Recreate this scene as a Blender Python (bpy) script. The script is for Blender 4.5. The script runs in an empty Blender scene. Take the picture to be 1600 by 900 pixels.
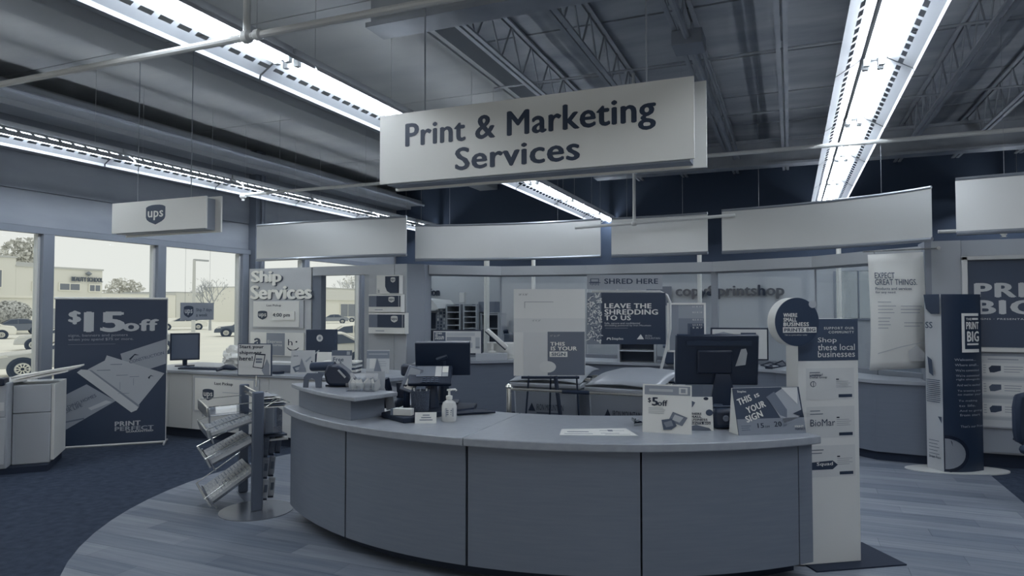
import bpy, bmesh, math, random
from mathutils import Matrix, Vector
random.seed(7)
R = math.radians
S = bpy.context.scene
COL = S.collection

# ------------------------------------------------------------------ camera, sky, exposure
cam_d = bpy.data.cameras.new('camera'); cam = bpy.data.objects.new('camera', cam_d); COL.objects.link(cam)
cam_d.sensor_width = 36.0; cam_d.lens = 36.0 * 1050 / 1600
cam_d.clip_start = 0.05; cam_d.clip_end = 400
cam.location = (0, 0, 1.6)
cam.rotation_euler = (R(90) + math.atan(32 / 1050), 0, R(22.5))
S.camera = cam
w = bpy.data.worlds.new('overcast_sky'); S.world = w; w.use_nodes = True
bgn = w.node_tree.nodes['Background']
bgn.inputs[0].default_value = (0.91, 0.905, 0.86, 1); bgn.inputs[1].default_value = 1.0
S.view_settings.view_transform = 'Standard'; S.view_settings.look = 'None'
S.view_settings.exposure = 0.0; S.view_settings.gamma = 1.0; S.view_settings.use_curve_mapping = False
TUBE = 24.0            # radiance of the fluorescent tubes

# ------------------------------------------------------------------ materials
STOPS = [(0, (5, 20, 42)), (.25, (50, 64, 85)), (.5, (110, 118, 131)), (.75, (176, 180, 184)), (1, (246, 244, 234))]
def lin(c): c /= 255.0; return c / 12.92 if c <= .04045 else ((c + .055) / 1.055) ** 2.4
def duo(t):
    t = max(0, min(1, t))
    for (a, ca), (b, cb) in zip(STOPS, STOPS[1:]):
        if t <= b:
            k = (t - a) / (b - a); return tuple(lin(ca[i] + (cb[i] - ca[i]) * k) for i in range(3)) + (1,)
MC = {}
def M(t, rough=.6, metal=0.0, var=0.0, scale=(8, 8, 8), bump=0.0, bscale=80, coords='Object'):
    """procedural surface: tone t with optional stretched noise variation and fine relief"""
    key = (t, rough, metal, var, scale, bump, bscale)
    if key in MC: return MC[key]
    m = bpy.data.materials.new('surface_%d' % len(MC)); m.use_nodes = True
    nt = m.node_tree; b = nt.nodes['Principled BSDF']
    b.inputs['Base Color'].default_value = duo(t); b.inputs['Roughness'].default_value = rough
    b.inputs['Metallic'].default_value = metal
    if var or bump:
        tc = nt.nodes.new('ShaderNodeTexCoord'); mp = nt.nodes.new('ShaderNodeMapping')
        mp.inputs['Scale'].default_value = scale; nt.links.new(tc.outputs['Object'], mp.inputs[0])
    if var:
        n = nt.nodes.new('ShaderNodeTexNoise'); n.inputs['Scale'].default_value = 1.0; n.inputs['Detail'].default_value = 5
        nt.links.new(mp.outputs[0], n.inputs['Vector'])
        cr = nt.nodes.new('ShaderNodeValToRGB'); nt.links.new(n.outputs['Fac'], cr.inputs[0])
        cr.color_ramp.elements[0].position = .3; cr.color_ramp.elements[1].position = .7
        cr.color_ramp.elements[0].color = duo(t - var); cr.color_ramp.elements[1].color = duo(t + var)
        nt.links.new(cr.outputs[0], b.inputs['Base Color'])
    if bump:
        n2 = nt.nodes.new('ShaderNodeTexNoise'); n2.inputs['Scale'].default_value = bscale; n2.inputs['Detail'].default_value = 3
        nt.links.new(tc.outputs['Object'], n2.inputs['Vector'])
        bp = nt.nodes.new('ShaderNodeBump'); bp.inputs['Strength'].default_value = bump; bp.inputs['Distance'].default_value = .01
        nt.links.new(n2.outputs['Fac'], bp.inputs['Height']); nt.links.new(bp.outputs[0], b.inputs['Normal'])
    MC[key] = m; return m
def emit(t, s, key):
    if key in MC: return MC[key]
    m = bpy.data.materials.new(key); m.use_nodes = True; b = m.node_tree.nodes['Principled BSDF']
    b.inputs['Base Color'].default_value = duo(t); b.inputs['Emission Color'].default_value = (.9, .97, 1.07, 1); b.inputs['Emission Strength'].default_value = s
    MC[key] = m; return m
def glass(key, tint, gloss, rough=.02, blend=.08):
    if key in MC: return MC[key]
    m = bpy.data.materials.new(key); m.use_nodes = True; nt = m.node_tree; nt.nodes.clear()
    o = nt.nodes.new('ShaderNodeOutputMaterial'); tr = nt.nodes.new('ShaderNodeBsdfTransparent'); gl = nt.nodes.new('ShaderNodeBsdfGlossy')
    tr.inputs[0].default_value = tint + (1,); gl.inputs['Roughness'].default_value = rough; gl.inputs[0].default_value = (.9, .93, 1, 1)
    mx = nt.nodes.new('ShaderNodeMixShader'); lw = nt.nodes.new('ShaderNodeLayerWeight'); lw.inputs[0].default_value = gloss
    mul = nt.nodes.new('ShaderNodeMath'); mul.operation = 'MULTIPLY_ADD'; mul.inputs[1].default_value = .8; mul.inputs[2].default_value = blend
    nt.links.new(lw.outputs['Fresnel'], mul.inputs[0]); nt.links.new(mul.outputs[0], mx.inputs[0])
    nt.links.new(tr.outputs[0], mx.inputs[1]); nt.links.new(gl.outputs[0], mx.inputs[2]); nt.links.new(mx.outputs[0], o.inputs[0])
    MC[key] = m; return m
G_WIN = glass('window_glass', (.93, .95, .95), .1, blend=0.0)
G_ROOM = glass('partition_glass', (.9, .92, .93), .15, blend=.02)
G_ACR = glass('clear_acrylic', (.86, .88, .9), .3, .05)
BLACK = M(.1, .4); BLK_MATTE = M(.09, .75); WHITE = M(.9, .5); PAPER = M(.9, .8); NAVY = M(.22, .45); GREY = M(.6, .5)
CHROME = M(.95, .2, .85); ALU = M(.72, .35, .8); INK = M(.08, .6); LAM = M(.62, .45, 0, .025, (3, 3, 40), .02, 200)

# ------------------------------------------------------------------ mesh building
class MB:
    def __init__(s): s.v = []; s.f = []
    def add(s, vs, fs, mx=None):
        k = len(s.v)
        s.v += [tuple(mx @ Vector(p)) if mx else tuple(p) for p in vs]; s.f += [tuple(i + k for i in f) for f in fs]; return s
    def box(s, x0, y0, z0, x1, y1, z1, mx=None):
        vs = [(x, y, z) for z in (z0, z1) for y in (y0, y1) for x in (x0, x1)]
        return s.add(vs, [(0, 2, 3, 1), (4, 5, 7, 6), (0, 1, 5, 4), (2, 6, 7, 3), (0, 4, 6, 2), (1, 3, 7, 5)], mx)
    def prism(s, pts, y0, y1, mx=None):
        """polygon in the xz plane, extruded along y"""
        n = len(pts); vs = [(x, y0, z) for x, z in pts] + [(x, y1, z) for x, z in pts]
        fs = [tuple(range(n)), tuple(range(2 * n - 1, n - 1, -1))] + [(i, i + n, (i + 1) % n + n, (i + 1) % n) for i in range(n)]
        return s.add(vs, fs, mx)
    def slab(s, pts, z0, z1, mx=None):
        n = len(pts); vs = [(x, y, z0) for x, y in pts] + [(x, y, z1) for x, y in pts]
        fs = [tuple(range(n - 1, -1, -1)), tuple(range(n, 2 * n))] + [(i, (i + 1) % n, (i + 1) % n + n, i + n) for i in range(n)]
        return s.add(vs, fs, mx)
    def tube(s, path, r, n=8, cap=True, mx=None):
        P = [Vector(p) for p in path]; rs = r if isinstance(r, (list, tuple)) else [r] * len(P); k0 = len(s.v); vs = []; fs = []
        up = None
        for i, p in enumerate(P):
            d = (P[min(i + 1, len(P) - 1)] - P[max(i - 1, 0)]).normalized()
            if up is None: up = Vector((0, 0, 1)) if abs(d.z) < .9 else Vector((1, 0, 0))
            a = d.cross(up).normalized(); b = a.cross(d).normalized(); up = b
            for j in range(n):
                t = 2 * math.pi * j / n; vs.append(p + (a * math.cos(t) + b * math.sin(t)) * rs[i])
        for i in range(len(P) - 1):
            for j in range(n):
                fs.append((i * n + j, i * n + (j + 1) % n, (i + 1) * n + (j + 1) % n, (i + 1) * n + j))
        if cap: fs += [tuple(range(n - 1, -1, -1)), tuple(range((len(P) - 1) * n, len(P) * n))]
        return s.add(vs, fs, mx)
    def lathe(s, prof, n=20, mx=None):
        vs = [(r * math.cos(2 * math.pi * j / n), r * math.sin(2 * math.pi * j / n), z) for r, z in prof for j in range(n)]
        fs = [(i * n + j, i * n + (j + 1) % n, (i + 1) * n + (j + 1) % n, (i + 1) * n + j) for i in range(len(prof) - 1) for j in range(n)]
        fs += [tuple(range(n - 1, -1, -1)), tuple(range((len(prof) - 1) * n, len(prof) * n))]
        return s.add(vs, fs, mx)
    def ring(s, c, r0, r1, a0, a1, z0, z1, n=24):
        """curved block between two radii and two angles (degrees)"""
        pts = [(c[0] + r1 * math.cos(R(a0 + (a1 - a0) * i / n)), c[1] + r1 * math.sin(R(a0 + (a1 - a0) * i / n))) for i in range(n + 1)]
        pi = [(c[0] + r0 * math.cos(R(a0 + (a1 - a0) * i / n)), c[1] + r0 * math.sin(R(a0 + (a1 - a0) * i / n))) for i in range(n + 1)]
        vs = []
        for (x, y), (x2, y2) in zip(pts, pi): vs += [(x, y, z0), (x, y, z1), (x2, y2, z0), (x2, y2, z1)]
        fs = []
        for i in range(n):
            k = 4 * i; l = k + 4
            fs += [(k, l, l + 1, k + 1), (k + 2, k + 3, l + 3, l + 2), (k + 1, l + 1, l + 3, k + 3), (k, k + 2, l + 2, l)]
        fs += [(0, 1, 3, 2), (4 * n, 4 * n + 2, 4 * n + 3, 4 * n + 1)]
        return s.add(vs, fs)
    def build(s, name, mat, parent=None, smooth=True, bevel=0, fix=True):
        me = bpy.data.meshes.new(name); me.from_pydata(s.v, [], s.f)
        if fix:
            bm = bmesh.new(); bm.from_mesh(me); bmesh.ops.recalc_face_normals(bm, faces=bm.faces); bm.to_mesh(me); bm.free()
        return link(name, me, mat, parent, smooth, bevel)
def link(name, me, mat, parent=None, smooth=True, bevel=0):
    if not me.materials: me.materials.append(mat)
    if smooth:
        me.polygons.foreach_set('use_smooth', [True] * len(me.polygons)); me.set_sharp_from_angle(angle=R(32))
    o = bpy.data.objects.new(name, me); COL.objects.link(o)
    if parent: o.parent = parent
    if bevel:
        b = o.modifiers.new('soft_edge', 'BEVEL'); b.width = bevel; b.segments = 2; b.limit_method = 'ANGLE'; b.angle_limit = R(40)
    return o
def box(name, x0, y0, z0, x1, y1, z1, mat, parent=None, bevel=0, mx=None): return MB().box(x0, y0, z0, x1, y1, z1, mx).build(name, mat, parent, False if not bevel else True, bevel)
def tag(o, label, cat, group=None):
    o['label'] = label; o['category'] = cat
    if group: o['group'] = group
    return o
def thing(name, label, cat, loc=(0, 0, 0), rz=0, group=None):
    o = bpy.data.objects.new(name, None); o.empty_display_size = .1; COL.objects.link(o); o.location = loc; o.rotation_euler = (0, 0, R(rz))
    return tag(o, label, cat, group)
def struct(o): o['kind'] = 'structure'; return o
def dup(root, loc=None, rz=None, label=None):
    r = root.copy(); COL.objects.link(r)
    if loc is not None: r.location = loc
    if rz is not None: r.rotation_euler = (0, 0, R(rz))
    if label: r['label'] = label
    for ch in list(root.children):
        c = ch.copy(); COL.objects.link(c); c.parent = r
        for g in list(ch.children):
            d = g.copy(); COL.objects.link(d); d.parent = c
    return r
def rot(ax, deg, at=(0, 0, 0)): return Matrix.Translation(at) @ Matrix.Rotation(R(deg), 4, ax)

# text -> mesh, fitted to a box
def text_mesh(s, w, h, off=.02, ext=0.0, align='LEFT', spacing=1.0, line=.85):
    cu = bpy.data.curves.new('lettering', 'FONT'); cu.body = s; cu.offset = 0; cu.resolution_u = 3 if w > .3 else 2; cu.extrude = 0
    cu.align_x = align; cu.space_character = spacing + max(0, off) * 1.5; cu.space_line = line
    o = bpy.data.objects.new('lettering_tmp', cu); COL.objects.link(o)
    dg = bpy.context.evaluated_depsgraph_get(); me = bpy.data.meshes.new_from_object(o.evaluated_get(dg))
    bpy.data.objects.remove(o); bpy.data.curves.remove(cu)
    me.materials.clear()
    xs = [v.co.x for v in me.vertices]; ys = [v.co.y for v in me.vertices]
    if not xs: return me
    off = min(off * .75, .045)
    if off > 0:          # bold weight: the outline thickened by shifted copies
        base = [v.co.copy() for v in me.vertices]; pf = [tuple(p.vertices) for p in me.polygons]; d = off; vs = []; fs = []
        for q, (dx, dy) in enumerate([(0, 0), (d, 0), (-d, 0), (0, d * .55), (0, -d * .55)] + ([(d * .7, d * .4), (-d * .7, d * .4), (d * .7, -d * .4), (-d * .7, -d * .4)] if off > .045 else [])):
            k = len(vs); vs += [(c.x + dx, c.y + dy, -.00012 * q) for c in base]; fs += [tuple(i + k for i in f) for f in pf]
        bpy.data.meshes.remove(me); me = bpy.data.meshes.new('lettering'); me.from_pydata(vs, [], fs)
        xs = [v.co.x for v in me.vertices]; ys = [v.co.y for v in me.vertices]
    x0, x1, y0, y1 = min(xs), max(xs), min(ys), max(ys)
    sx = w / (x1 - x0); sy = h / (y1 - y0) if h else sx
    for v in me.vertices: v.co = ((v.co.x - x0) * sx, v.co.z, (v.co.y - y0) * sy)      # xz plane, lower-left at origin
    if ext:
        bm = bmesh.new(); bm.from_mesh(me); bmesh.ops.remove_doubles(bm, verts=bm.verts, dist=1e-6)
        r = bmesh.ops.extrude_face_region(bm, geom=bm.faces[:])
        bmesh.ops.translate(bm, vec=(0, -ext, 0), verts=[g for g in r['geom'] if isinstance(g, bmesh.types.BMVert)])
        bmesh.ops.recalc_face_normals(bm, faces=bm.faces); bm.to_mesh(me); bm.free()
    return me

def words(me, n):
    """cut a line of lettering into one mesh per word at its n widest gaps"""
    iv = sorted((min(me.vertices[i].co.x for i in p.vertices), max(me.vertices[i].co.x for i in p.vertices)) for p in me.polygons)
    gaps = []; hi = iv[0][1]
    for a, b in iv:
        if a > hi: gaps.append((a - hi, (a + hi) / 2))
        hi = max(hi, b)
    cuts = sorted(c for _, c in sorted(gaps, reverse=True)[:n]); out = []
    for a, b in zip([-1e9] + cuts, cuts + [1e9]):
        fs = [tuple(p.vertices) for p in me.polygons if a < p.center.x < b]
        if not fs: continue
        idx = {}; vs = []
        for f in fs:
            for i in f:
                if i not in idx: idx[i] = len(vs); vs.append(me.vertices[i].co[:])
        m2 = bpy.data.meshes.new('lettering'); m2.from_pydata(vs, [], [tuple(idx[i] for i in f) for f in fs]); out.append(m2)
    bpy.data.meshes.remove(me); return out

class Board:
    """flat print on a thing's front (local -y side): a layout rectangle maps to local x, z"""
    def __init__(s, root, rect, x0, z0, x1, z1, y): s.root = root; s.r = rect; s.l = (x0, z0, x1, z1); s.y = y
    def m(s, px, py):
        X0, Y0, X1, Y1 = s.r; x0, z0, x1, z1 = s.l
        return (x0 + (px - X0) / (X1 - X0) * (x1 - x0), z1 + (py - Y0) / (Y1 - Y0) * (z0 - z1))
    def poly(s, name, pts, mat, layer=1):
        q = [s.m(*p) for p in pts]; y = s.y - .0015 * layer
        me = bpy.data.meshes.new(name); me.from_pydata([(x, y, z) for x, z in q], [], [tuple(range(len(q)))])
        return link(name, me, mat, s.root, False)
    def rect(s, name, a, b, c, d, mat, layer=1): return s.poly(name, [(a, d), (c, d), (c, b), (a, b)], mat, layer)
    def disc(s, name, cx, cy, rx, ry, mat, layer=1, n=24): return s.poly(name, [(cx + rx * math.cos(2 * math.pi * i / n), cy - ry * math.sin(2 * math.pi * i / n)) for i in range(n)], mat, layer)
    def lines(s, name, a, b, c, n, dy, hgt, mat, layer=1, ragged=.25):
        mb = MB(); y = s.y - .0015 * layer; rnd = random.Random(int(a * 7 + b))
        for i in range(n):
            x0, z1 = s.m(a, b + i * dy); x1, z0 = s.m(a + (c - a) * (1 - ragged * rnd.random()), b + i * dy + hgt)
            mb.add([(x0, y, z0), (x1, y, z0), (x1, y, z1), (x0, y, z1)], [(0, 1, 2, 3)])
        return mb.build(name, mat, s.root, False, fix=False)
    def text(s, st, a, b, c, d, mat, layer=2, off=.02, ang=0, name='lettering', ext=0, align='LEFT', spacing=1.0, line=.85):
        x0, z1 = s.m(a, b); x1, z0 = s.m(c, d)
        me = text_mesh(st, x1 - x0, z1 - z0, off, ext, align, spacing, line)
        mx = Matrix.Translation((x0, s.y - .0015 * layer, z0)) @ Matrix.Rotation(R(-ang), 4, 'Y')
        ws_ = words(me, st.count(' ')) if ' ' in st and '\n' not in st else [me]
        for q in ws_: q.transform(mx); o = link(name, q, mat, s.root, False)
        return o
    def shield(s, a, b, c, d, dark, light, layer=1):
        w_, h_ = c - a, d - b
        def sh(k):
            pts = [(0, .12), (.12, .05), (.3, .01), (.5, 0), (.7, .01), (.88, .05), (1, .12), (1, .62), (.95, .74), (.82, .85), (.65, .93), (.5, 1), (.35, .93), (.18, .85), (.05, .74), (0, .62)]
            return [(a + w_ * (.5 + (x - .5) * k), b + h_ * (.5 + (y - .5) * k)) for x, y in pts]
        s.poly('emblem_shield', sh(1), dark, layer)
        s.text('ups', a + w_ * .1, b + h_ * .3, c - w_ * .1, b + h_ * .78, light, layer + 1, .03, name='emblem_lettering')

# ------------------------------------------------------------------ floor
CARPET = M(.21, .95, 0, .07, (14, 14, 14), .8, 160)
fl = struct(box('floor', -8.6, -6, -.1, 9, 16, 0, CARPET))
CF = (-1.9, 5.2); RF = 3.28
region = [(CF[0] + RF * math.cos(R(a)), CF[1] + RF * math.sin(R(a))) for a in range(90, 271, 5)]
region = region + [(1.75, CF[1] - RF), (1.75, CF[1] + RF)]
def clip(poly, reg):
    out = poly
    for i in range(len(reg)):
        a, b = reg[i], reg[(i + 1) % len(reg)]; inp = out; out = []
        if not inp: return []
        side = lambda p: (b[0] - a[0]) * (p[1] - a[1]) - (b[1] - a[1]) * (p[0] - a[0])
        for j in range(len(inp)):
            p, q = inp[j - 1], inp[j]; sp, sq = side(p), side(q)
            if (sp >= 0) != (sq >= 0):
                t = sp / (sp - sq); out.append((p[0] + (q[0] - p[0]) * t, p[1] + (q[1] - p[1]) * t))
            if sq >= 0: out.append(q)
    return out
PLK = [M(t, .55, 0, .05, (1.6, 24, 1), .05, 120) for t in (.47, .51, .54, .57, .5)]
yy = CF[1] - RF; row = 0; g = .0008
while yy < CF[1] + RF:
    xx = -5.3 - (row * .47) % 1.3
    while xx < 1.75:
        p = clip([(xx + g, yy + g), (xx + 1.3 - g, yy + g), (xx + 1.3 - g, yy + .18 - g), (xx + g, yy + .18 - g)], region)
        if len(p) > 2: MB().slab(p, .0005, .006).build('plank', PLK[(row * 2 + int(random.random() * 2.2)) % 5], fl, False)
        xx += 1.3
    yy += .18; row += 1

# ------------------------------------------------------------------ walls and windows
WALL = M(.62, .8, 0, .03, (1, 1, 3)); FRAME = M(.56, .5); FRAME_L = M(.85, .5)
wl = struct(box('wall_left', -8.9, -6, 2.56, -8.68, 16, 4.4, WALL))
for k, (z0, z1) in enumerate(((2.62, 3.05), (3.06, 3.5), (3.51, 3.95), (3.96, 4.34))):
    box('wall_panel', -8.68, -6, z0, -8.66 + .008 * (k % 2), 16, z1, WALL, wl)
box('head_trim', -8.7, -6, 2.53, -8.6, 16, 2.61, FRAME, wl)
struct(box('baseboard_left', -8.9, -6, -.1, -8.62, 16, .14, M(.55, .6)))
mul_y = [-4.4, -2.75, -1.1, .55, 2.2, 3.9, 5.56, 7.21, 8.87, 10.45, 12.3, 14.1, 16]
for i in range(len(mul_y) - 1):
    a, b = mul_y[i], mul_y[i + 1]
    wn = struct(box('window_%d' % (i + 1), -8.78, b - .07, .14, -8.6, b + .07 if i < 11 else b, 2.53, FRAME, None, .006))
    box('frame_liner', -8.74, b - .1, .2, -8.66, b - .07, 2.53, FRAME_L, wn)
    box('sill_rail', -8.78, a + .07, .14, -8.62, b - .07, .22, FRAME, wn, .004)
    box('pane', -8.705, a + .07, .22, -8.697, b - .07, 2.53, G_WIN, wn)
# pilaster where the wall panels change, beside the third window
pl = struct(box('trim_1', -8.66, 8.98, 0, -8.5, 9.2, 4.34, M(.5, .6)))
MB().tube([(-8.46, 9.09, 2.2), (-8.46, 9.09, 4.3)], .022, 8).build('conduit', M(.55, .5), pl)
struct(box('wall_right', 9, -6, -.1, 9.2, 16, 4.9, WALL))
struct(box('wall_front', -8.9, -6.2, 2.6, 9.2, -6, 4.9, WALL))
RW = M(.76, .8); RWD = M(.3, .85)
wb = struct(box('wall_rear', -8.6, 13.6, 0, 0, 13.75, 2.4, RW))
box('wall_section', 0, 13.6, 0, .73, 13.75, 2.4, RW, wb); box('wall_section', 1.55, 13.6, 0, 9, 13.75, 2.4, M(.6, .8), wb)
box('wall_section', .73, 13.6, 2.28, 1.55, 13.75, 2.4, RW, wb); box('wall_section', .73, 13.6, 0, 1.55, 13.75, 1.42, RW, wb); box('upper_band', -8.6, 13.6, 2.4, 9, 13.75, 4.9, RWD, wb)
wf = struct(box('window_13', .73, 13.58, 1.38, 1.55, 13.7, 1.42, FRAME))  # added window, stands in for windows reflected in the partition glass
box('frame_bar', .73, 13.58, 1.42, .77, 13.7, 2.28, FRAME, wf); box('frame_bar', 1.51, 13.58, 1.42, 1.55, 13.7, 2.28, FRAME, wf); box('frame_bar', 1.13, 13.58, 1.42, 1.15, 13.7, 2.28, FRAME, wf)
box('pane', .77, 13.63, 1.42, 1.51, 13.64, 2.28, glass('reflection_tint_glass', (.5, .54, .58), .1), wf)

# ------------------------------------------------------------------ ceiling, beams, joists
CEIL = M(.8, .85, 0, .04, (.7, 1.6, 1), .1, 20); CEIL2 = M(.69, .85, 0, .07, (.8, 2.5, 1), .15, 12)
STEEL = M(.68, .6, 0, .04, (3, 3, 3)); STEEL_D = M(.5, .6)
ce = struct(box('ceiling', -8.9, -6, 4.78, 9, 16, 4.9, CEIL2))
for k, y in enumerate([-6 + 2.75 * i for i in range(8)]):
    for x0, x1 in ((-8.66, -6.42), (-5.98, -3.32)):
        box('ceiling_panel', x0 + .008, y + .008, 4.36, x1 - .008, y + 2.742, 4.44, CEIL, ce)
box('soffit_backing', -8.66, -6, 4.44, -3.3, 16, 4.5, STEEL_D, ce)
for k in range(27):
    y = -6 + .815 * k
    box('deck_panel', -3.28, y + .006, 4.7 + .012 * (k % 2), 9, y + .81, 4.78, CEIL2, ce)
box('bulkhead', -3.32, -6, 4.38, -3.26, 16, 4.78, M(.8, .8), ce)
b1 = tag(box('ceiling_beam', -6.42, -6, 4.24, -5.98, 16, 4.4, M(.78, .7), None, .01), 'wide flat beam running along the pale left part of the ceiling', 'beam')
lb = thing('wall_ledge', 'stepped metal ledge running along the top of the window wall', 'beam')
box('lower_step', -8.6, -6, 3.92, -8.2, 16, 3.99, M(.74, .6), lb); box('upper_step', -8.64, -6, 3.99, -7.9, 16, 4.1, M(.7, .6), lb)
MB().tube([(-7.86, -6, 4.0), (-7.86, 16, 4.0)], .03, 8).build('conduit', M(.62, .5), lb)
for gy, lab in ((4.86, 'heavy steel girder crossing the ceiling in front of the main hanging sign'), (12.0, 'heavy steel girder crossing the ceiling far behind the main hanging sign'), (-2.2, 'heavy steel girder crossing the ceiling nearest the viewer')):
    gr = thing('ceiling_girder', lab, 'girder', (0, gy, 0))
    box('bottom_flange', -3.3, -.14, 3.98, 9, .14, 4.02, STEEL, gr); box('top_flange', -3.3, -.14, 4.38, 9, .14, 4.42, STEEL, gr); box('girder_web', -3.3, -.06, 4.02, 9, -.02 + .04, 4.38, STEEL, gr)
jx = [-2.78, -1.9, -.94, -.05, .87, 1.78, 2.66, 3.56, 4.46]
ordn = ['first', 'second', 'third', 'fourth', 'fifth', 'sixth', 'seventh', 'eighth', 'ninth']
j0 = None
for x, n_ in zip(jx, ordn):
    lab = 'open-web steel roof joist, the %s counting from the left' % n_
    if j0 is None:
        j0 = thing('roof_joist', lab, 'joist', (x, 0, 0), 0, 'open-web roof joists')
        for s in (-1, 1):
            box('bottom_chord', s * .035 - .022, -2, 4.2, s * .035 + .022, 15.9, 4.222, STEEL, j0); box('top_chord', s * .035 - .022, -2, 4.66, s * .035 + .022, 15.9, 4.685, STEEL, j0)
        mb = MB(); y = -2; up = False
        while y < 15.6:
            z0, z1 = (4.67, 4.215) if up else (4.215, 4.67)
            mb.tube([(0, y, z0), (0, y + .3, z1)], .011, 5); y += .3; up = not up
        mb.build('web_rods', STEEL, j0)
    else: dup(j0, (x, 0, 0), None, lab)
for by, n_ in ((7.3, 'nearer'), (9.6, 'middle'), (2.4, 'nearest')):
    tag(MB().tube([(-3.25, by, 4.24), (9, by, 4.24)], .012, 6).build('bridging_bar', STEEL), 'thin bridging bar laid across the roof joists, the %s one' % n_, 'bar')
# conduit with junction box
cd = thing('ceiling_conduit', 'painted conduit with a square junction box below the roof joists', 'conduit', (-.86, 0, 0))
MB().tube([(0, 2, 4.12), (0, 6.3, 4.12)], .03, 8).build('pipe_run', STEEL, cd); MB().tube([(.02, 6.6, 4.12), (.02, 11.8, 4.12)], .03, 8).build('pipe_run', STEEL, cd); MB().tube([(.1, 6.6, 4.12), (.1, 11.8, 4.12)], .018, 8).build('pipe_run', STEEL, cd)
box('junction_box', -.14, 6.3, 4.05, .14, 6.6, 4.19, M(.6, .5), cd, .008)
# sprinkler pipes
PIPE = M(.86, .45)
def pipe(label, segs, r, balls=()):
    t = thing('sprinkler_pipe', label, 'pipe')
    for s in segs: MB().tube(s, r, 10).build('pipe_run', PIPE, t)
    for c, q in balls:
        MB().lathe([(q * .6, -q), (q, -q * .5), (q, q * .5), (q * .6, q)], 12, Matrix.Translation(c) @ Matrix.Rotation(R(90), 4, 'Y')).build('coupling', PIPE, t)
    return t
pipe('sprinkler pipe crossing the upper left with a vertical riser and tee', [[(-8.5, 3.0, 3.225), (3, 3.0, 3.15)], [(-2.925, 3.0, 3.19), (-2.925, 3.0, 4.7)]], .022, [((-2.925, 3.0, 3.19), .037), ((-2.84, 3.0, 3.19), .032)])
pipe('long thin sprinkler pipe crossing behind the main hanging sign', [[(-7.5, 7.66, 3.29), (7, 7.66, 3.29)], [(-7.5, 7.66, 3.29), (-7.5, 7.66, 3.2)]], .022, [((-7.5, 7.66, 3.27), .045)])
pipe('white pipe with a drop and tee in front of the hanging baffles', [[(-2.6, 8.45, 2.66), (-.6, 8.45, 2.72)], [(-1.82, 8.45, 2.68), (-1.82, 8.45, 4.6)]], .02, [((-1.82, 8.45, 2.68), .034)])
pp = pipe('pipe with a sprinkler head under the rightmost hanging baffle', [[(1.36, 7.75, 2.36), (4.2, 7.75, 2.36)]], .018)
MB().lathe([(.022, 0), (.014, -.02), (.03, -.045), (.012, -.07), (.03, -.075)], 10, Matrix.Translation((1.9, 7.75, 2.36))).build('sprinkler_head', WHITE, pp)

# ------------------------------------------------------------------ fluorescent fixtures
REFL = M(.74, .4); TUBEM = emit(1.0, TUBE, 'fluorescent_tube')
def make_fixture(hang):
    t = thing('strip_light', 'x', 'ceiling light'); L = 1.68
    box('spine', -.06, 0, .02, .06, L, .09, REFL, t)
    for s in (-1, 1):
        mb = MB()
        P = lambda k: (s * (.088 + .166 * k), .03 - .1 * k)
        def strip(k0, k1, y0, y1):
            (a, b), (c, d) = P(k0), P(k1); mb.add([(a, y0, b), (c, y0, d), (c, y1, d), (a, y1, b)], [(0, 1, 2, 3)])
        strip(0, .42, 0, L); strip(.6, 1, 0, L)
        n = 12
        for i in range(n):
            y0 = L * i / n; strip(.42, .6, y0, y0 + .045)
        a, b = P(1); mb.add([(a, 0, b), (a + s * .006, 0, b - .03), (a + s * .006, L, b - .03), (a, L, b)], [(0, 1, 2, 3)])
        mb.build('reflector', REFL, t, False, fix=False)
        MB().tube([(s * .05, .06, -.012), (s * .05, L - .06, -.012)], .019, 8).build('tube', TUBEM, t)
        for y in (.02, L - .06): box('socket', s * .05 - .022, y, -.035, s * .05 + .022, y + .04, .02, M(.8, .4), t, .004)
    for y in (.3, L - .3): MB().tube([(0, y, .09), (0, y, hang)], .0025, 5).build('hanger_rod', M(.8, .5), t)
    return t
rows = [(-7.4, 'row along the windows', .94), (-3.4, 'row behind the main sign', .94), (.59, 'row at upper right', 1.28), (3.3, 'row past the rightmost baffle', 1.28)]
ordn2 = ['first', 'second', 'third', 'fourth', 'fifth', 'sixth', 'seventh', 'eighth', 'ninth', 'tenth', 'eleventh']
protos = {}
for x, lab, hang in rows:
    for k in range(8):
        y = .5 + 1.7 * k; label = '%s strip light from the near end of the %s' % (ordn2[k], lab)
        if hang not in protos:
            f0 = protos[hang] = make_fixture(hang); f0['label'] = label; f0['group'] = 'fluorescent strip lights'; f0.location = (x, y, 3.42)
        else: dup(protos[hang], (x, y, 3.42), None, label)

# ------------------------------------------------------------------ hanging signs
FACE = M(.93, .45); FACE_SHADE = M(.6, .5)  # darker copy of the board tone paints shadow on the sign cores
ms = thing('hanging_sign', 'large white hanging sign with two lines of dark lettering', 'sign', (-3.0, 4.5, 2.585))
box('front_board', 0, 0, 0, 2.43, .02, .545, FACE, ms); box('back_board', .04, .17, -.03, 2.49, .19, .56, FACE, ms); box('core', .06, .02, -.012, 2.4, .17, .53, FACE_SHADE, ms)
for x in (.35, 2.1): MB().tube([(x, .1, .53), (x, .1, 1.64)], .006, 6).build('hanger_wire', STEEL, ms)
B = Board(ms, (593, 0, 1083, 100), 0, 0, 2.43, .545, 0)
LET = M(.2, .5)
B.text('Print & Marketing', 640, 16, 1033, 60, LET, 1, .038, spacing=1.0)
B.text('Services', 728, 58, 926, 90, LET, 1, .038, spacing=1.0)
us = thing('hanging_sign', 'small white hanging sign with a parcel shield emblem near the windows', 'sign', (-6.99, 5.2, 2.435))
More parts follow.
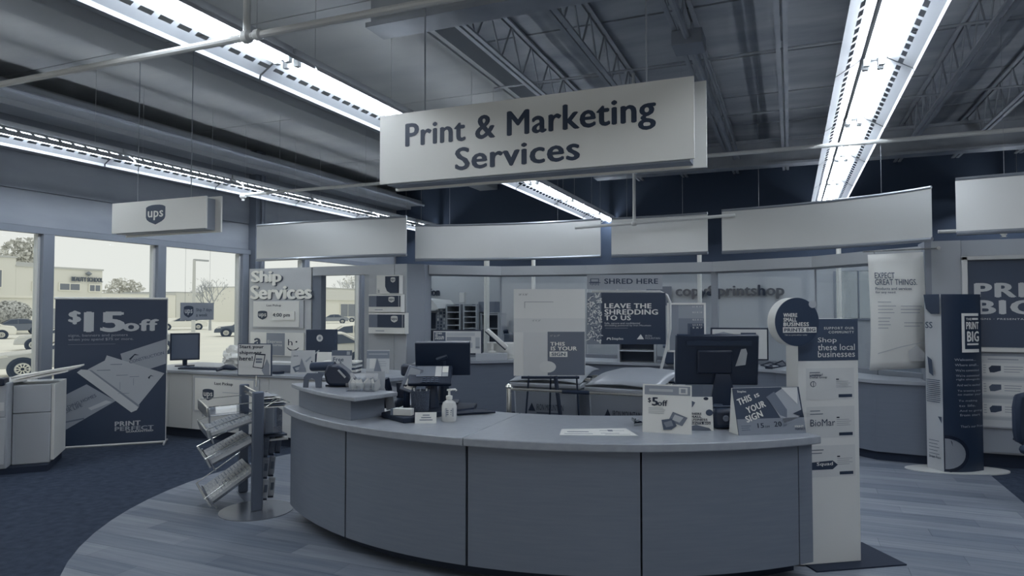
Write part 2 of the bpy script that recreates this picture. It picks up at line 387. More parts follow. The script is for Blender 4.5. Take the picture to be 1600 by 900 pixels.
box('front_board', 0, 0, 0, 1.4, .02, .335, FACE, us); box('back_board', .04, .14, -.03, 1.46, .16, .35, FACE, us); box('core', .05, .02, -.01, 1.38, .14, .32, FACE_SHADE, us)
for x in (.3, 1.1): MB().tube([(x, .08, .32), (x, .08, 1.92)], .005, 6).build('hanger_wire', STEEL, us)
B = Board(us, (175, 309, 320, 362), 0, 0, 1.4, .335, 0)
B.shield(230, 317, 260, 351, M(.3, .5), FACE)

# curved hanging panels above the counter ring
PANEL = M(.83, .38, .6)
def arc3(p, q, r, n=12):
    out = []
    for i in range(n + 1):
        t = i / n
        out.append(tuple(p[k] * (1 - t) * (1 - 2 * t) + q[k] * 4 * t * (1 - t) + r[k] * t * (2 * t - 1) for k in range(2)))
    return out
panels = [('flat hanging panel nearest the window wall', (-7.13, 7.55), (-5.86, 7.5), (-4.62, 7.55), 2.3, 2.8),
          ('long curved hanging panel right of the panel by the windows', (-5.05, 8.5), (-3.65, 8.85), (-2.36, 8.83), 2.31, 2.81),
          ('short curved hanging panel in the middle behind the white drop pipe', (-2.2, 8.78), (-1.58, 8.8), (-.95, 8.72), 2.3, 2.8),
          ('curved hanging panel ending right of the upper right light row', (-.76, 8.5), (.42, 8.2), (1.29, 7.63), 2.28, 2.79),
          ('hanging panel cut by the right picture edge', (1.42, 7.26), (2.5, 7.1), (3.6, 7.05), 2.29, 2.79)]
for lab, p, q, r, z0, z1 in panels:
    t = thing('hanging_baffle', lab.replace('panel', 'baffle'), 'baffle', (0, 0, 0), 0, 'hanging baffles above the copy centre'); pts = arc3(p, q, r)
    mb = MB(); n = len(pts); th = .012
    vs = []
    for i, (x, y) in enumerate(pts):
        vs += [(x, y, z0 + .02), (x, y, z1 - .015), (x, y + th, z0 + .02), (x, y + th, z1 - .015)]
    fs = []
    for i in range(n - 1):
        k = 4 * i; l = k + 4; fs += [(k, l, l + 1, k + 1), (k + 2, k + 3, l + 3, l + 2), (k + 1, l + 1, l + 3, k + 3), (k, k + 2, l + 2, l)]
    fs += [(0, 1, 3, 2), (4 * n - 4, 4 * n - 2, 4 * n - 1, 4 * n - 3)]
    mb.add(vs, fs); mb.build('face_sheet', PANEL, t)
    MB().tube([(x, y + .006, z0) for x, y in pts], .022, 8).build('bottom_rail', M(.66, .35, .6), t)
    MB().tube([(x, y + .006, z1) for x, y in pts], .016, 8).build('top_rail', M(.66, .35, .6), t)
    for x, y in (pts[2], pts[6] if p[0] > 1 else pts[9]): MB().tube([(x, y + .006, z1), (x, y + .006, 4.36 if x < -3.3 else 4.7)], .002, 5).build('hanger_wire', STEEL, t)

# ------------------------------------------------------------------ partition ring of the copy centre
PART = M(.76, .5, 0, .01, (2, 2, 2)); PART_D = M(.58, .5); ZB, ZT = 2.125, 2.265
nodes = [(-5.13, 9.0), (-4.25, 9.8), (-2.9, 10.05), (-1.0, 10.0), (.3, 9.45), (.95, 8.75), (1.42, 8.3)]
wp = struct(box('wall_partition', -7.05, 8.7, ZB, -5.93, 8.86, ZT, PART))
def seg(p, q, z0, z1, th, mat, name, par, gap=.004, off=0, bevel=0):
    d = Vector((q[0] - p[0], q[1] - p[1], 0)); L = d.length; a = math.atan2(d.y, d.x)
    return box(name, gap, off - th / 2, z0, L - gap, off + th / 2, z1, mat, par, bevel, Matrix.Translation((p[0], p[1], 0)) @ Matrix.Rotation(a, 4, 'Z'))
for p, q in zip(nodes, nodes[1:]):
    seg(p, q, ZB, ZT, .16, PART, 'beam_panel', wp)
    seg(p, q, 0, .9, .1, PART_D, 'low_wall_panel', wp)
    seg(p, q, ZB - .025, ZB - .001, .07, PART_D, 'glazing_bead', wp)
    seg(p, q, .9, ZB - .025, .01, G_ROOM, 'pane', wp, .01)
for i in (1, 3, 4):
    x, y = nodes[i]; s_ = .045 if i == 3 else .012
    box('post', x - s_, y - s_, .9, x + s_, y + s_, ZB, M(.66, .5), wp)
for x, y in ((-6.98, 8.78),): box('post', x - .09, y - .06, 0, x + .08, y + .06, ZB, M(.5, .5), wp)
box('post', -6.08, 8.72, 0, -5.96, 8.82, ZB, M(.72, .5), wp)
box('column', -5.93, 8.62, 0, -5.48, 8.9, ZT, PART, wp); box('column', -5.472, 8.62, 0, -5.27, 8.9, ZT, PART, wp)
MB().slab([(-5.268, 8.64), (-5.09, 8.86), (-5.09, 9.05), (-5.268, 9.05)], 0, ZT, None).build('column_side', M(.62, .5), wp, False)
box('ship_panel', -8.36, 8.7, .1, -7.08, 8.76, 2.262, M(.8, .5), wp)
box('column', 1.3, 8.12, .0, 1.36, 8.5, 2.3, PART_D, wp); box('column', 1.36, 8.12, .0, 1.62, 8.3, 2.3, M(.7, .5), wp)
wr = struct(box('wall_display', 1.63, 8.15, .14, 4.6, 8.3, 2.3, M(.68, .5)))
box('recessed_panel', 1.74, 8.13, .16, 4.6, 8.15, 1.16, M(.62, .5), wr); box('plinth', 1.63, 8.2, 0, 4.6, 8.3, .14, BLK_MATTE, wr)
# free white posts standing inside, reaching above the beam
for k, (x, y, lab) in enumerate(((-5.05, 11.0, 'thick white post behind the shelving glass'), (-4.15, 11.0, 'white post hidden behind the white template board, showing above the beam'), (-1.33, 11.0, 'white post cutting through the shop lettering'), (.66, 10.9, 'white post in front of the added rear window'))):
    tag(MB().tube([(x, y, 0), (x, y, 3.0)], .05 if k == 0 else .035, 10).build('white_post', M(.95, .4)), lab, 'post')
# lettering on the rear wall
lt = thing('wall_lettering', 'dark three-dimensional word on the rear wall seen between the posts at right', 'lettering', (-2.1, 13.56, 1.78))
B = Board(lt, (1050, 446, 1225, 467), 0, 0, 2.0, .27, 0); B.text('copy&printshop', 1050, 446, 1225, 467, INK, 0, .045, ext=.03, spacing=.95)
lt2 = thing('wall_lettering', 'dark three-dimensional word on the rear wall above the shelving', 'lettering', (-8.3, 13.56, 1.83))
B = Board(lt2, (0, 0, 10, 1), 0, 0, .9, .24, 0); B.text('production', 0, 0, 10, 1, INK, 0, .045, ext=.03, spacing=.95)
ps = thing('tilted_sign', 'grey poster hung left of the shop lettering on the rear wall', 'sign', (-2.68, 13.55, 1.66)); box('sheet', 0, 0, 0, .5, .02, .38, M(.4, .6), ps)

# back-room furniture
SHELF = M(.7, .5); 
def shelf_unit(loc, w_, h_, n, lab, d=.4, items=True):
    t = thing('shelf_unit', lab, 'shelf', loc)
    box('side_panel', 0, 0, 0, .03, d, h_, SHELF, t); box('side_panel', w_ - .03, 0, 0, w_, d, h_, SHELF, t); box('back_panel', .03, d - .02, 0, w_ - .03, d, h_, M(.3, .6), t)
    for i in range(n + 1): box('shelf_board', .03, 0, h_ * i / n * .97 + .01, w_ - .03, d - .02, h_ * i / n * .97 + .03, SHELF, t)
    return t
shelf_unit((-6.68, 12.5, 0), .34, 1.69, 12, 'tall pigeonhole rack, left of the two behind the glass')
shelf_unit((-6.28, 12.5, 0), .32, 1.69, 14, 'tall pigeonhole rack, right of the two behind the glass')
shelf_unit((-7.5, 12.6, 0), .56, 1.55, 4, 'low open shelving under the white canopy behind the glass')
shelf_unit((-5.93, 12.6, 0), .42, 1.5, 5, 'dark stacked shelving beside the thick white post')
tag(box('storage_carton', -5.98, 12.62, 1.52, -5.62, 12.9, 1.74, M(.5, .6)), 'grey carton on the dark shelving beside the thick white post', 'carton')
tag(box('wall_box', -6.32, 12.4, 1.72, -6.2, 12.5, 1.93, M(.85, .5), None, .01), 'small white dispenser standing above the pigeonhole racks', 'dispenser')
bk = thing('bulletin_stand', 'narrow board covered with small notes between shelving and racks', 'board', (-6.94, 12.55, 0)); box('board_panel', 0, 0, 0, .24, .03, 1.62, M(.55, .7), bk)
Bb = Board(bk, (0, 0, 10, 20), 0, .9, .24, 1.62, 0)
for i in range(10):
    for j in range(3): Bb.rect('note', .6 + 3 * j + random.random(), .6 + 1.9 * i, 2.6 + 3 * j + random.random() * .6, 2.0 + 1.9 * i, M(random.choice((.3, .75, .9, .15)), .7))
cn = thing('canopy_roof', 'white sloped canopy over the shelving behind the glass', 'canopy', (-7.6, 12.5, 1.58)); MB().prism([(0, 0), (.85, 0), (.9, .02), (.72, .2), (0, .27)], -.25, .6).build('sheet', M(.85, .6), cn)
cp = thing('floor_printer', 'dark large printer standing behind the glass beside the thick white post', 'printer', (-4.95, 11.3, 0))
box('cabinet', 0, 0, 0, 1.2, .7, .95, M(.25, .5), cp, .02); box('scanner_unit', .08, .05, .95, 1.15, .65, 1.14, M(.4, .5), cp, .02); box('lid', .3, .1, 1.14, 1.1, .6, 1.2, M(.5, .5), cp, .02)
MB().tube([(.12, .2, .9), (.1, .1, 1.2)], .05, 8).build('control_arm', BLACK, cp)

# ------------------------------------------------------------------ curved front counter
CC = (-1.864, 6.298); LAM_F = M(.51, .42, 0, .012, (4, 4, 60), .02, 220); LAM_T = M(.66, .3, 0, .02, (20, 20, 20)); DGAP = M(.1, .7)
ct = thing('service_counter', 'large curved front service counter with wood laminate panels and dark joints', 'counter', (CC[0], CC[1] - 2.5, 0))
def local(mb, o):
    for i, v in enumerate(mb.v): mb.v[i] = (v[0] - o.location.x, v[1] - o.location.y, v[2] - o.location.z)
    return mb
edges = [231.4, 251.8, 272.1, 293.3, 313.9, 316.2]
local(MB().ring(CC, 2.0, 2.66, 231.5, 316.0, .1, .8, 40), ct).build('carcass', DGAP, ct)
for a, b in zip(edges, edges[1:]):
    gp = .17 if b < 300 else .08
    local(MB().ring(CC, 2.66, 2.735, a + gp, b - gp, .1, .795, 14), ct).build('front_panel', LAM_F, ct)
local(MB().ring(CC, 2.05, 2.6, 232, 315.8, 0, .1, 30), ct).build('toe_kick', BLK_MATTE, ct)
wt = thing('worktop', 'curved laminate worktop lying on the front service counter', 'worktop', (CC[0], CC[1] - 2.5, .8))
for a, b in ((230.8, 271.95), (272.05, 316.6)): local(MB().ring(CC, 1.8, 2.785, a, b, .802, .85, 30), wt).build('top_section', LAM_T, wt, True, .006)
ri = thing('counter_riser', 'raised curved box on the left end of the front counter', 'counter', (-3.1, 4.1, .85))
local(MB().ring(CC, 2.4, 2.68, 232, 251.3, .851, .99, 14), ri).build('riser_body', LAM_F, ri)
local(MB().ring(CC, 2.36, 2.73, 231, 253.6, .99, 1.02, 16), ri).build('riser_top', LAM_T, ri, True, .006)

# --- on the raised box
dv = thing('desk_device', 'black rounded desk device with barrel arm and grey two-legged bracket on the raised box', 'device', (-3.16, 4.13, 1.02), 18)
MB().prism([(.0, .01), (.17, .01), (.18, .05), (.12, .12), (.06, .165), (-.02, .165), (-.05, .1), (-.03, .03)], -.06, .07).build('body', BLACK, dv, True, .02)
MB().tube([(-.165, 0, .145), (-.155, 0, .145), (.02, 0, .15)], [.028, .034, .034], 14).build('barrel_arm', M(.22, .4), dv)
MB().prism([(.06, .125), (.072, .132), (.125, .078), (.115, .068)], -.0635, -.0605).build('painted_highlight', M(.75, .3), dv)  # pale strip is a highlight painted on the black body
MB().prism([(-.19, 0), (-.155, 0), (-.15, .055), (-.125, .07), (-.1, .055), (-.095, -.0), (-.055, -.0), (-.05, .075), (-.03, .105), (-.16, .105), (-.185, .075)], -.085, -.07).build('bracket', M(.42, .5), dv)
MB().tube([(-.05, 0, .006), (.16, 0, .006)], .008, 6).build('foot_bar', BLACK, dv)
hd = thing('brochure_holder', 'clear holder stuffed with crumpled white slips on the raised box', 'holder', (-2.79, 3.98, 1.02), 20)
box('back_sheet', -.1, .05, 0, .1, .056, .12, G_ACR, hd); box('front_sheet', -.1, -.05, 0, .1, -.045, .06, G_ACR, hd); box('base_sheet', -.1, -.045, .0, .1, .05, .005, G_ACR, hd)
for i in range(10):
    x = -.09 + .018 * i
    MB().prism([(0, 0), (.04, .004), (.045, .05 + .02 * random.random()), (.02, .06 + .03 * random.random()), (-.004, .05)], -.003, .003, Matrix.Translation((x, random.uniform(-.03, .03), .008)) @ Matrix.Rotation(R(random.uniform(-25, 25)), 4, 'Y') @ Matrix.Rotation(R(random.uniform(-30, 30)), 4, 'Z')).build('slip', M(random.choice((.8, .9, .97)), .7), hd)
tag(box('folded_card', -.05, 0, 0, .09, .012, .13, M(.72, .6), None, 0, Matrix.Translation((-2.77, 4.07, 1.021)) @ Matrix.Rotation(R(20), 4, 'Z') @ Matrix.Rotation(R(-10), 4, 'X')), 'grey card leaning behind the clear holder on the raised box', 'card')

# --- till station on the counter
tr = thing('till_tray', 'low black tray under the till with a cable tail', 'tray', (-2.35, 4.1, .85))
local(MB().slab([(-2.61, 3.95), (-2.34, 3.80), (-2.24, 3.93), (-2.3, 4.03), (-2.12, 4.4), (-2.2, 4.62), (-2.62, 4.55)], .851, .885), tr).build('tray_base', BLK_MATTE, tr, True, .006)
local(MB().tube([(-2.2, 4.2, .865), (-2.1, 4.28, .87), (-2.02, 4.36, .868), (-1.95, 4.40, .865)], [.016, .018, .018, .01], 8), tr).build('cable_tail', BLACK, tr)
pm = thing('till_monitor', 'black till monitor seen from behind on the left of the counter', 'monitor', (-2.42, 4.5, .886), 24)
box('shell', -.21, -.02, 0, .2, .03, .26, BLACK, pm, .008, rot('X', 16, (0, 0, .215)) )
MB().tube([(0, .02, .0), (0, .01, .2), (0, -.03, .33)], [.05, .035, .03], 10).build('stand_neck', BLACK, pm)
box('foot', -.11, -.06, .0, .11, .12, .015, BLACK, pm, .006); box('side_unit', -.33, .03, .2, -.02, .12, .29, BLACK, pm, .02)
MB().tube([(-.05, -.045, .33), (.03, -.05, .36)], .02, 8).build('hinge_cover', M(.2, .4), pm)
ts = thing('touch_terminal', 'black card terminal with a bright touch screen in front of the till monitor', 'terminal', (-2.4, 4.27, .886), 24)
mxs = rot('X', 38, (0, 0, .225))
MB().box(-.16, -.09, -.015, .15, .1, .015, mxs).build('housing', BLACK, ts, True, .008)
sc = MB().box(-.105, -.02, .016, .125, .088, .018, mxs).build('screen', M(.55, .25), ts, False)
MB().box(.03, -.02, .0185, .075, .085, .0195, mxs).build('screen_tile', M(.85, .3), sc, False); MB().box(.08, .02, .0185, .122, .085, .0195, mxs).build('screen_tile', M(.95, .3), sc, False); MB().box(.08, -.02, .0185, .122, .015, .0195, mxs).build('screen_tile', M(.75, .3), sc, False)
kp = MB().box(-.07, -.085, .016, .07, -.03, .02, mxs).build('keypad', M(.16, .4), ts, False)
for i in range(4):
    for j in range(3): MB().box(-.055 + .03 * i, -.08 + .017 * j, .02, -.035 + .03 * i, -.07 + .017 * j, .024, mxs).build('key', M(.35, .5), kp, False)
MB().tube([(0, .02, 0), (0, .03, .2)], [.06, .04], 10).build('stand', BLACK, ts)
rd = thing('pin_pad', 'tilted pale card reader with a printed slip left of the touch terminal', 'card reader', (-2.55, 4.17, .886), 20)
mxp = rot('X', -20, (0, 0, .12)) @ Matrix.Rotation(R(18), 4, 'Y')
MB().box(-.05, -.012, 0, .06, .012, .19, mxp).build('shell', M(.5, .5), rd, True, .008); MB().box(-.02, -.016, .02, .04, -.0125, .09, mxp).build('slip', PAPER, rd, False); MB().box(-.03, -.016, .11, .05, -.0125, .175, mxp).build('display', M(.65, .4), rd, False)
MB().tube([(0, .03, 0), (0, .02, .17)], .026, 8).build('stem', BLACK, rd)
ph = thing('desk_phone', 'black phone cradle with a leaning handset beside the raised box', 'phone', (-2.7, 4.22, .886), 10)
box('cradle', -.06, -.12, 0, .09, .1, .06, BLACK, ph, .015); MB().tube([(-.04, .04, .05), (-.03, .02, .12), (-.05, 0, .2)], [.03, .025, .03], 8).build('handset', BLACK, ph)
MB().tube([(.05, .05, .03), (.06, .05, .1), (.05, .05, .17)], [.035, .04, .035], 8).build('receiver_stand', BLACK, ph)
tag(box('grey_card', -.02, 0, 0, .05, .01, .13, M(.6, .6), None, 0, Matrix.Translation((-2.62, 4.06, .887)) @ Matrix.Rotation(R(-12), 4, 'Y')), 'grey card leaning against the black phone cradle', 'card')
cu = thing('pen_cup', 'dark wire mesh pen cup below the touch terminal', 'pen cup', (-2.39, 4.1, .886))
MB().lathe([(.055, 0), (.06, .005), (.068, .14), (.07, .145), (.064, .145), (.05, .012)], 20).build('mesh_wall', M(.25, .5, 0, .2, (220, 220, 220)), cu)
for i in range(7): 
    a = i * 60; MB().tube([(.04 * math.cos(R(a)), .04 * math.sin(R(a)), .02), (.05 * math.cos(R(a)), .05 * math.sin(R(a)), .15 + .02 * random.random())], .005, 6).build('pen', M(random.choice((.1, .6, .85)), .4), cu)
bx_ = thing('small_carton', 'small white carton lying on the till tray', 'carton', (-2.44, 3.9, .886), 8)
box('carton_body', -.03, -.025, 0, .1, .03, .045, M(.85, .6), bx_, .003); box('end_flap', -.05, -.02, 0, -.031, .025, .04, M(.4, .6), bx_)
cd1 = thing('business_card', 'white business card tilted against the till tray', 'card', (-2.21, 3.86, .85), 26)
box('card_sheet', -.07, 0, .0, .07, .004, .075, PAPER, cd1, 0, rot('X', -25)); 
Bc = MB(); 
for i in range(3): Bc.box(-.04 + .01 * i, -.0012, .02 + .016 * i, .045 - .01 * i, 0, .026 + .016 * i, rot('X', -25))
Bc.build('print_lines', M(.5, .7), cd1, False)
sb = thing('sanitizer_bottle', 'white pump bottle of hand sanitizer on the counter', 'bottle', (-2.11, 4.0, .85), 30)
MB().lathe([(.045, 0), (.05, .008), (.05, .1), (.042, .125), (.02, .14), (.018, .15)], 20).build('bottle_body', M(.86, .25), sb)
MB().lathe([(.022, .148), (.022, .168), (.008, .172), (.007, .2), (.016, .202), (.016, .212)], 14).build('pump_collar', M(.92, .3), sb)
MB().tube([(0, 0, .208), (.04, 0, .209), (.048, 0, .2)], .007, 8).build('pump_spout', M(.92, .3), sb)
Bs = Board(sb, (0, 0, 10, 10), -.035, .03, .035, .1, -.046); Bs.rect('label_sheet', 1, 1, 9, 9, M(.7, .5)); Bs.lines('label_print', 2, 3, 8, 3, 1.8, .8, M(.35, .5), 2)

# --- notice lying on the counter
nt_ = thing('paper_notice', 'white printed notice lying flat near the front counter edge', 'paper', (-1.27, 3.8, .8505), 20.5)
MB().slab([(0, 0), (.46, 0), (.42, .24), (.02, .2)], 0, .002).build('sheet', PAPER, nt_)
for a, b, c, d in ((.03, .04, .2, .05), (.05, .1, .18, .12), (.27, .03, .42, .035), (.25, .06, .36, .07), (.3, .13, .33, .18), (.25, .15, .4, .157)): MB().box(a, b, .0021, c, d, .0026).build('print_line', M(.5, .7), nt_, False)

# --- right side of the counter: big monitor
bm_ = thing('desktop_monitor', 'large black monitor seen from behind with a cut-out stand at the right of the counter', 'monitor', (-.47, 4.72, .85), 16)
mm = rot('X', 8, (0, 0, .24))
MB().box(-.27, -.02, 0, .27, .02, .34, mm).build('shell', BLACK, bm_, True, .01)
MB().box(-.2, -.032, .27, .22, -.021, .3, mm).build('vent_bar', M(.16, .4), bm_, False)
MB().box(-.13, -.045, .08, .1, -.021, .24, mm).build('rear_hump', M(.05, .5), bm_, True, .015)
MB().prism([(.12, .13), (.185, .14), (.195, .22), (.185, .25), (.155, .245)], -.024, -.0212, mm).build('light_cutout', M(.72, .5), bm_)
MB().prism([(-.09, 0), (.13, 0), (.06, .3), (-.03, .3)], -.06, -.03, Matrix.Translation((.02, .0, .015))).build('stand_neck', BLACK, bm_)
box('foot', -.16, -.12, 0, .2, .1, .015, BLACK, bm_, .006)
for x, h_ in ((-.17, .16), (.015, .12)): MB().tube([(x - .02, -.1, .0), (x - .02, -.1, h_)], .03, 10).build('cable_cover', M(.35, .5), bm_)
MB().tube([(-.1, -.12, .13), (-.04, -.13, .1)], .006, 6).build('screwdriver_clip', CHROME, bm_)
pr_ = thing('receipt_printer', 'black rounded receipt printer behind the tent card', 'printer', (-.4, 4.44, .85), 18)
box('body', -.08, -.07, 0, .1, .1, .13, BLACK, pr_, .03); box('paper_slot', -.06, -.03, .131, .08, .0, .14, M(.3, .4), pr_, .003); MB().lathe([(.014, 0), (.02, .004), (.014, .008)], 12, Matrix.Translation((0, -.072, .07)) @ Matrix.Rotation(R(90), 4, 'X')).build('round_button', M(.5, .3), pr_)
fd = thing('tabletop_sign', 'small white upright sign offering five dollars off on the counter', 'sign', (-.84, 4.1, .85), 4)
fd.rotation_euler = (R(-6), 0, R(4)); box('panel', 0, 0, 0, .29, .006, .29, PAPER, fd)
B = Board(fd, (1004, 606, 1078, 680), 0, 0, .29, .29, 0)
B.rect('banner_strip', 1007, 608, 1076, 622, M(.6, .5)); B.lines('print_lines', 1014, 613, 1050, 1, 3, 4, M(.75, .5), 2, 0); B.rect('logo_box', 1059, 610, 1072, 620, M(.85, .5), 2); B.rect('logo_core', 1062, 612, 1069, 618, M(.6, .5), 3)
B.text('$', 1012, 627, 1017, 635, INK, 2, .03); B.text('5', 1018, 626, 1028, 639, INK, 2, .05); B.text('off', 1027, 630, 1042, 639, INK, 3, .03)
B.lines('print_lines', 1013, 642, 1040, 4, 2.6, .8, M(.7, .6), 2)
B.poly('picture', [(1050, 647), (1072, 655), (1064, 668), (1043, 661)], M(.5, .6), 2); B.poly('picture', [(1053, 651), (1066, 655), (1060, 663), (1049, 659)], M(.75, .6), 3)
B.poly('picture', [(1033, 660), (1050, 657), (1056, 668), (1048, 674), (1036, 675)], M(.35, .6), 3); B.poly('picture', [(1036, 664), (1048, 660), (1051, 668), (1040, 671)], M(.55, .6), 4)
ws = thing('tabletop_card', 'patterned white card about small business printing behind the dollar sign', 'card', (-.575, 4.26, .85), 22)
ws.rotation_euler = (R(-6), 0, R(22)); box('panel', -.02, 0, 0, .14, .005, .205, PAPER, ws)
B = Board(ws, (1078, 625, 1114, 678), -.02, 0, .14, .205, 0)
for i, s in enumerate(('WHERE', 'SMALL', 'BUSINESS')): B.text(s, 1080, 650 + 4.6 * i, 1080 + (18, 18, 26)[i], 653.6 + 4.6 * i, INK, 2, .05)
B.rect('banner_strip', 1079, 664, 1110, 668.5, INK); B.text('PRINTS BIG', 1080, 664.8, 1109, 667.8, PAPER, 2, .03)
B.disc('picture', 1109, 650, 5, 5, M(.25, .5)); B.disc('picture', 1105, 628, 3.5, 2.5, INK); B.poly('picture', [(1079, 628), (1090, 634), (1086, 641), (1079, 645)], M(.4, .5)); B.poly('picture', [(1079, 672), (1090, 669), (1108, 674), (1111, 678), (1080, 678)], M(.45, .5))
tn = thing('tent_card', 'dark tent card with slanted bold white lettering on the right counter end', 'tent card', (-.29, 4.2, .85), 33)
MB().add([(0, 0, 0), (.44, 0, 0), (.44, .07, .27), (0, .07, .27), (0, .006, 0), (.44, .006, 0), (.44, .076, .27), (0, .076, .27)], [(0, 1, 2, 3), (7, 6, 5, 4), (0, 4, 5, 1), (3, 2, 6, 7), (0, 3, 7, 4), (1, 5, 6, 2)]).build('front_leaf', NAVY, tn, False)
MB().add([(0, .115, 0), (.44, .115, 0), (.44, .078, .27), (0, .074, .27), (0, .1156, 0), (.44, .1156, 0), (.44, .084, .27), (0, .084, .27)], [(0, 1, 2, 3), (7, 6, 5, 4), (0, 4, 5, 1), (3, 2, 6, 7), (0, 3, 7, 4), (1, 5, 6, 2)]).build('rear_leaf', PAPER, tn, False)
MB().add([(0, .006, .001), (0, .115, .001), (0, .078, .268)], [(0, 1, 2)]).build('side_gusset', M(.9, .6), tn, False)
B = Board(tn, (1160, 606, 1265, 676), 0, 0, .44, .276, 0)
kids0 = set(tn.children)
B.rect('lower_band', 1160, 652, 1265, 676, M(.55, .5)); B.text('Staples', 1166, 609, 1180, 613, PAPER, 2, .03)
B.text('THIS', 1166, 622, 1189, 632, PAPER, 2, .05, 18); B.text('IS', 1193, 615.5, 1201, 621, PAPER, 2, .04, 18); B.text('YOUR', 1178, 634.5, 1210, 644.5, PAPER, 2, .05, 18); B.text('SIGN', 1175, 648, 1203, 658, PAPER, 2, .05, 18)
B.poly('picture', [(1212, 622), (1240, 606), (1262, 606), (1263, 648), (1248, 656), (1232, 660), (1222, 640)], M(.66, .5)); B.poly('picture', [(1210, 620), (1224, 612), (1240, 640), (1238, 652), (1228, 648)], M(.45, .5), 2); B.poly('picture', [(1236, 606), (1262, 606), (1258, 632)], M(.82, .5), 2); B.poly('picture', [(1248, 646), (1264, 640), (1265, 652)], M(.115, .5), 3)
B.text('15', 1190, 659, 1200, 666, INK, 3, .03); B.text('OFF', 1201, 663, 1209, 666, INK, 3, .03); B.text('20', 1216, 657, 1228, 665, INK, 3, .03); B.text('OFF', 1229, 661, 1236, 665, M(.4, .5), 3, .02); B.text('PRINT', 1248, 664, 1262, 667, PAPER, 3, .03); B.text('PERFECT', 1248, 668, 1264, 671, INK, 3, .03); B.lines('print_lines', 1165, 662, 1180, 3, 3, .8, M(.35, .5), 2)
for o in tn.children:
    if o not in kids0: o.data.transform(rot('X', -math.degrees(math.atan2(.07, .27)) , (0, -.0002, 0)))
kl = thing('key_ring', 'dark glossy keys half hidden behind the dollar sign', 'keys', (-.93, 4.28, .85))
for i in range(5): MB().prism([(0, 0), (.05, .004), (.06, .014), (.05, .022), (0, .016)], -.004, .004, Matrix.Translation((0, .004 * i, .002 + .005 * i)) @ Matrix.Rotation(R(20 + 25 * i), 4, 'Z')).build('key', M(.2 if i % 2 else .8, .2, 1), kl)

# ------------------------------------------------------------------ behind the counter
def bin_(loc, rz, lab):
    t = thing('document_bin', lab, 'bin', loc, rz); w0, w1 = .25, .29
    body = MB()
    pts = [(-w0, -.3, 0), (w0, -.3, 0), (w0, .3, 0), (-w0, .3, 0), (-w1, -.34, .93), (w1, -.34, .93), (w1, .34, .93), (-w1, .34, .93)]
    body.add(pts, [(3, 2, 1, 0), (4, 5, 6, 7), (0, 1, 5, 4), (1, 2, 6, 5), (2, 3, 7, 6), (3, 0, 4, 7)]); body.build('body', M(.6, .45), t, True, .02)
    box('rim', -.315, -.365, .925, .315, .36, .965, M(.66, .4), t, .012)
    lid = MB(); n = 8
    vs = []; 
    for i in range(n + 1):
        y = -.36 + .72 * i / n; z = .967 + .1 * math.sin(math.pi * min(1, (i + .6) / n * .62)); 
        for x, dz in ((-.31, -.03), (-.2, 0), (0, .012), (.2, 0), (.31, -.03)): vs.append((x, y, max(.966, z + dz)))
    fs = [(i * 5 + j, i * 5 + j + 1, i * 5 + j + 6, i * 5 + j + 5) for i in range(n) for j in range(4)]
    lid.add(vs, fs); k = lid.build('lid', M(.66, .3), t)
    so = k.modifiers.new('thick', 'SOLIDIFY'); so.thickness = .012; so.offset = 1
    MB().prism([(-.1, 0), (.12, 0), (.1, .012), (-.08, .012)], -.04, .06, Matrix.Translation((.04, -.2, 1.02)) @ Matrix.Rotation(R(10), 4, 'X')).build('paper_slot', M(.2, .4), k)
    for y in (-.15, .12):
        box('hinge_clip', .29, y, .975, .35, y + .05, 1.0, CHROME, t, .004); box('hinge_block', .24, y - .01, .972, .3, y + .06, .99, BLACK, t, .004)
    for s in (-1, 1): MB().lathe([(.05, -.02), (.08, -.015), (.08, .015), (.05, .02)], 14, Matrix.Translation((s * .2, .33, .08)) @ Matrix.Rotation(R(90), 4, 'Y')).build('wheel', BLK_MATTE, t)
    B = Board(t, (0, 0, 100, 40), -.27, .55, .27, .9, -.334)
    B.poly('logo_triangle', [(22, 20), (28, 12), (34, 20)], INK, 3); B.text('IRON MOUNTAIN', 36, 13, 80, 19, INK, 3, .0, name='logo_lettering'); B.lines('print_lines', 36, 21, 78, 1, 3, 1, M(.25, .5), 3, 0)
    return t
bin_((-1.2, 5.62, 0), -8, 'grey document bin with a domed lid and chrome hinge clips, right of the pair')
bin_((-1.95, 5.75, 0), 2, 'grey document bin half hidden behind the white template board')
cr = thing('chrome_rail', 'chrome rail on upright posts behind the front counter', 'rail', (-1.98, 4.72, 0))
MB().tube([(0, 0, .99), (1.15, .2, .965)], .011, 10).build('bar', CHROME, cr); MB().tube([(.4, .07, .98), (.6, .105, .977)], .014, 10).build('grip', BLACK, cr)
for x, y in ((0, 0), (1.15, .2)):
    MB().tube([(x, y, 0), (x, y, 1.0)], .02, 12).build('post', CHROME, cr); MB().lathe([(.024, 0), (.028, .012), (.02, .028), (.008, .034)], 12, Matrix.Translation((x, y, .995))).build('post_cap', CHROME, cr)
tb = thing('template_board', 'tall white template board with a grey sample area on a black easel', 'board', (-2.04, 4.96, 0), 22.5)
zb, zt = 1.065, 1.755
box('panel', 0, 0, zb, .57, .015, zt, M(.86, .22), tb)
for a, b in (((.12, -.0, zb), (.04, -.06, 0)), ((.5, .0, zb), (.55, -.05, 0)), ((.3, .02, zb + .2), (.28, .2, 0))): MB().tube([a, b], .008, 6).build('easel_leg', BLACK, tb)
MB().tube([(.33, -.02, zb), (.4, -.04, .5)], .018, 6).build('easel_strap', BLK_MATTE, tb); MB().tube([(.06, -.01, zb - .012), (.52, -.01, zb - .012)], .012, 6).build('easel_ledge', BLACK, tb)
B = Board(tb, (800, 452, 912, 588), 0, zb, .57, zt, 0)
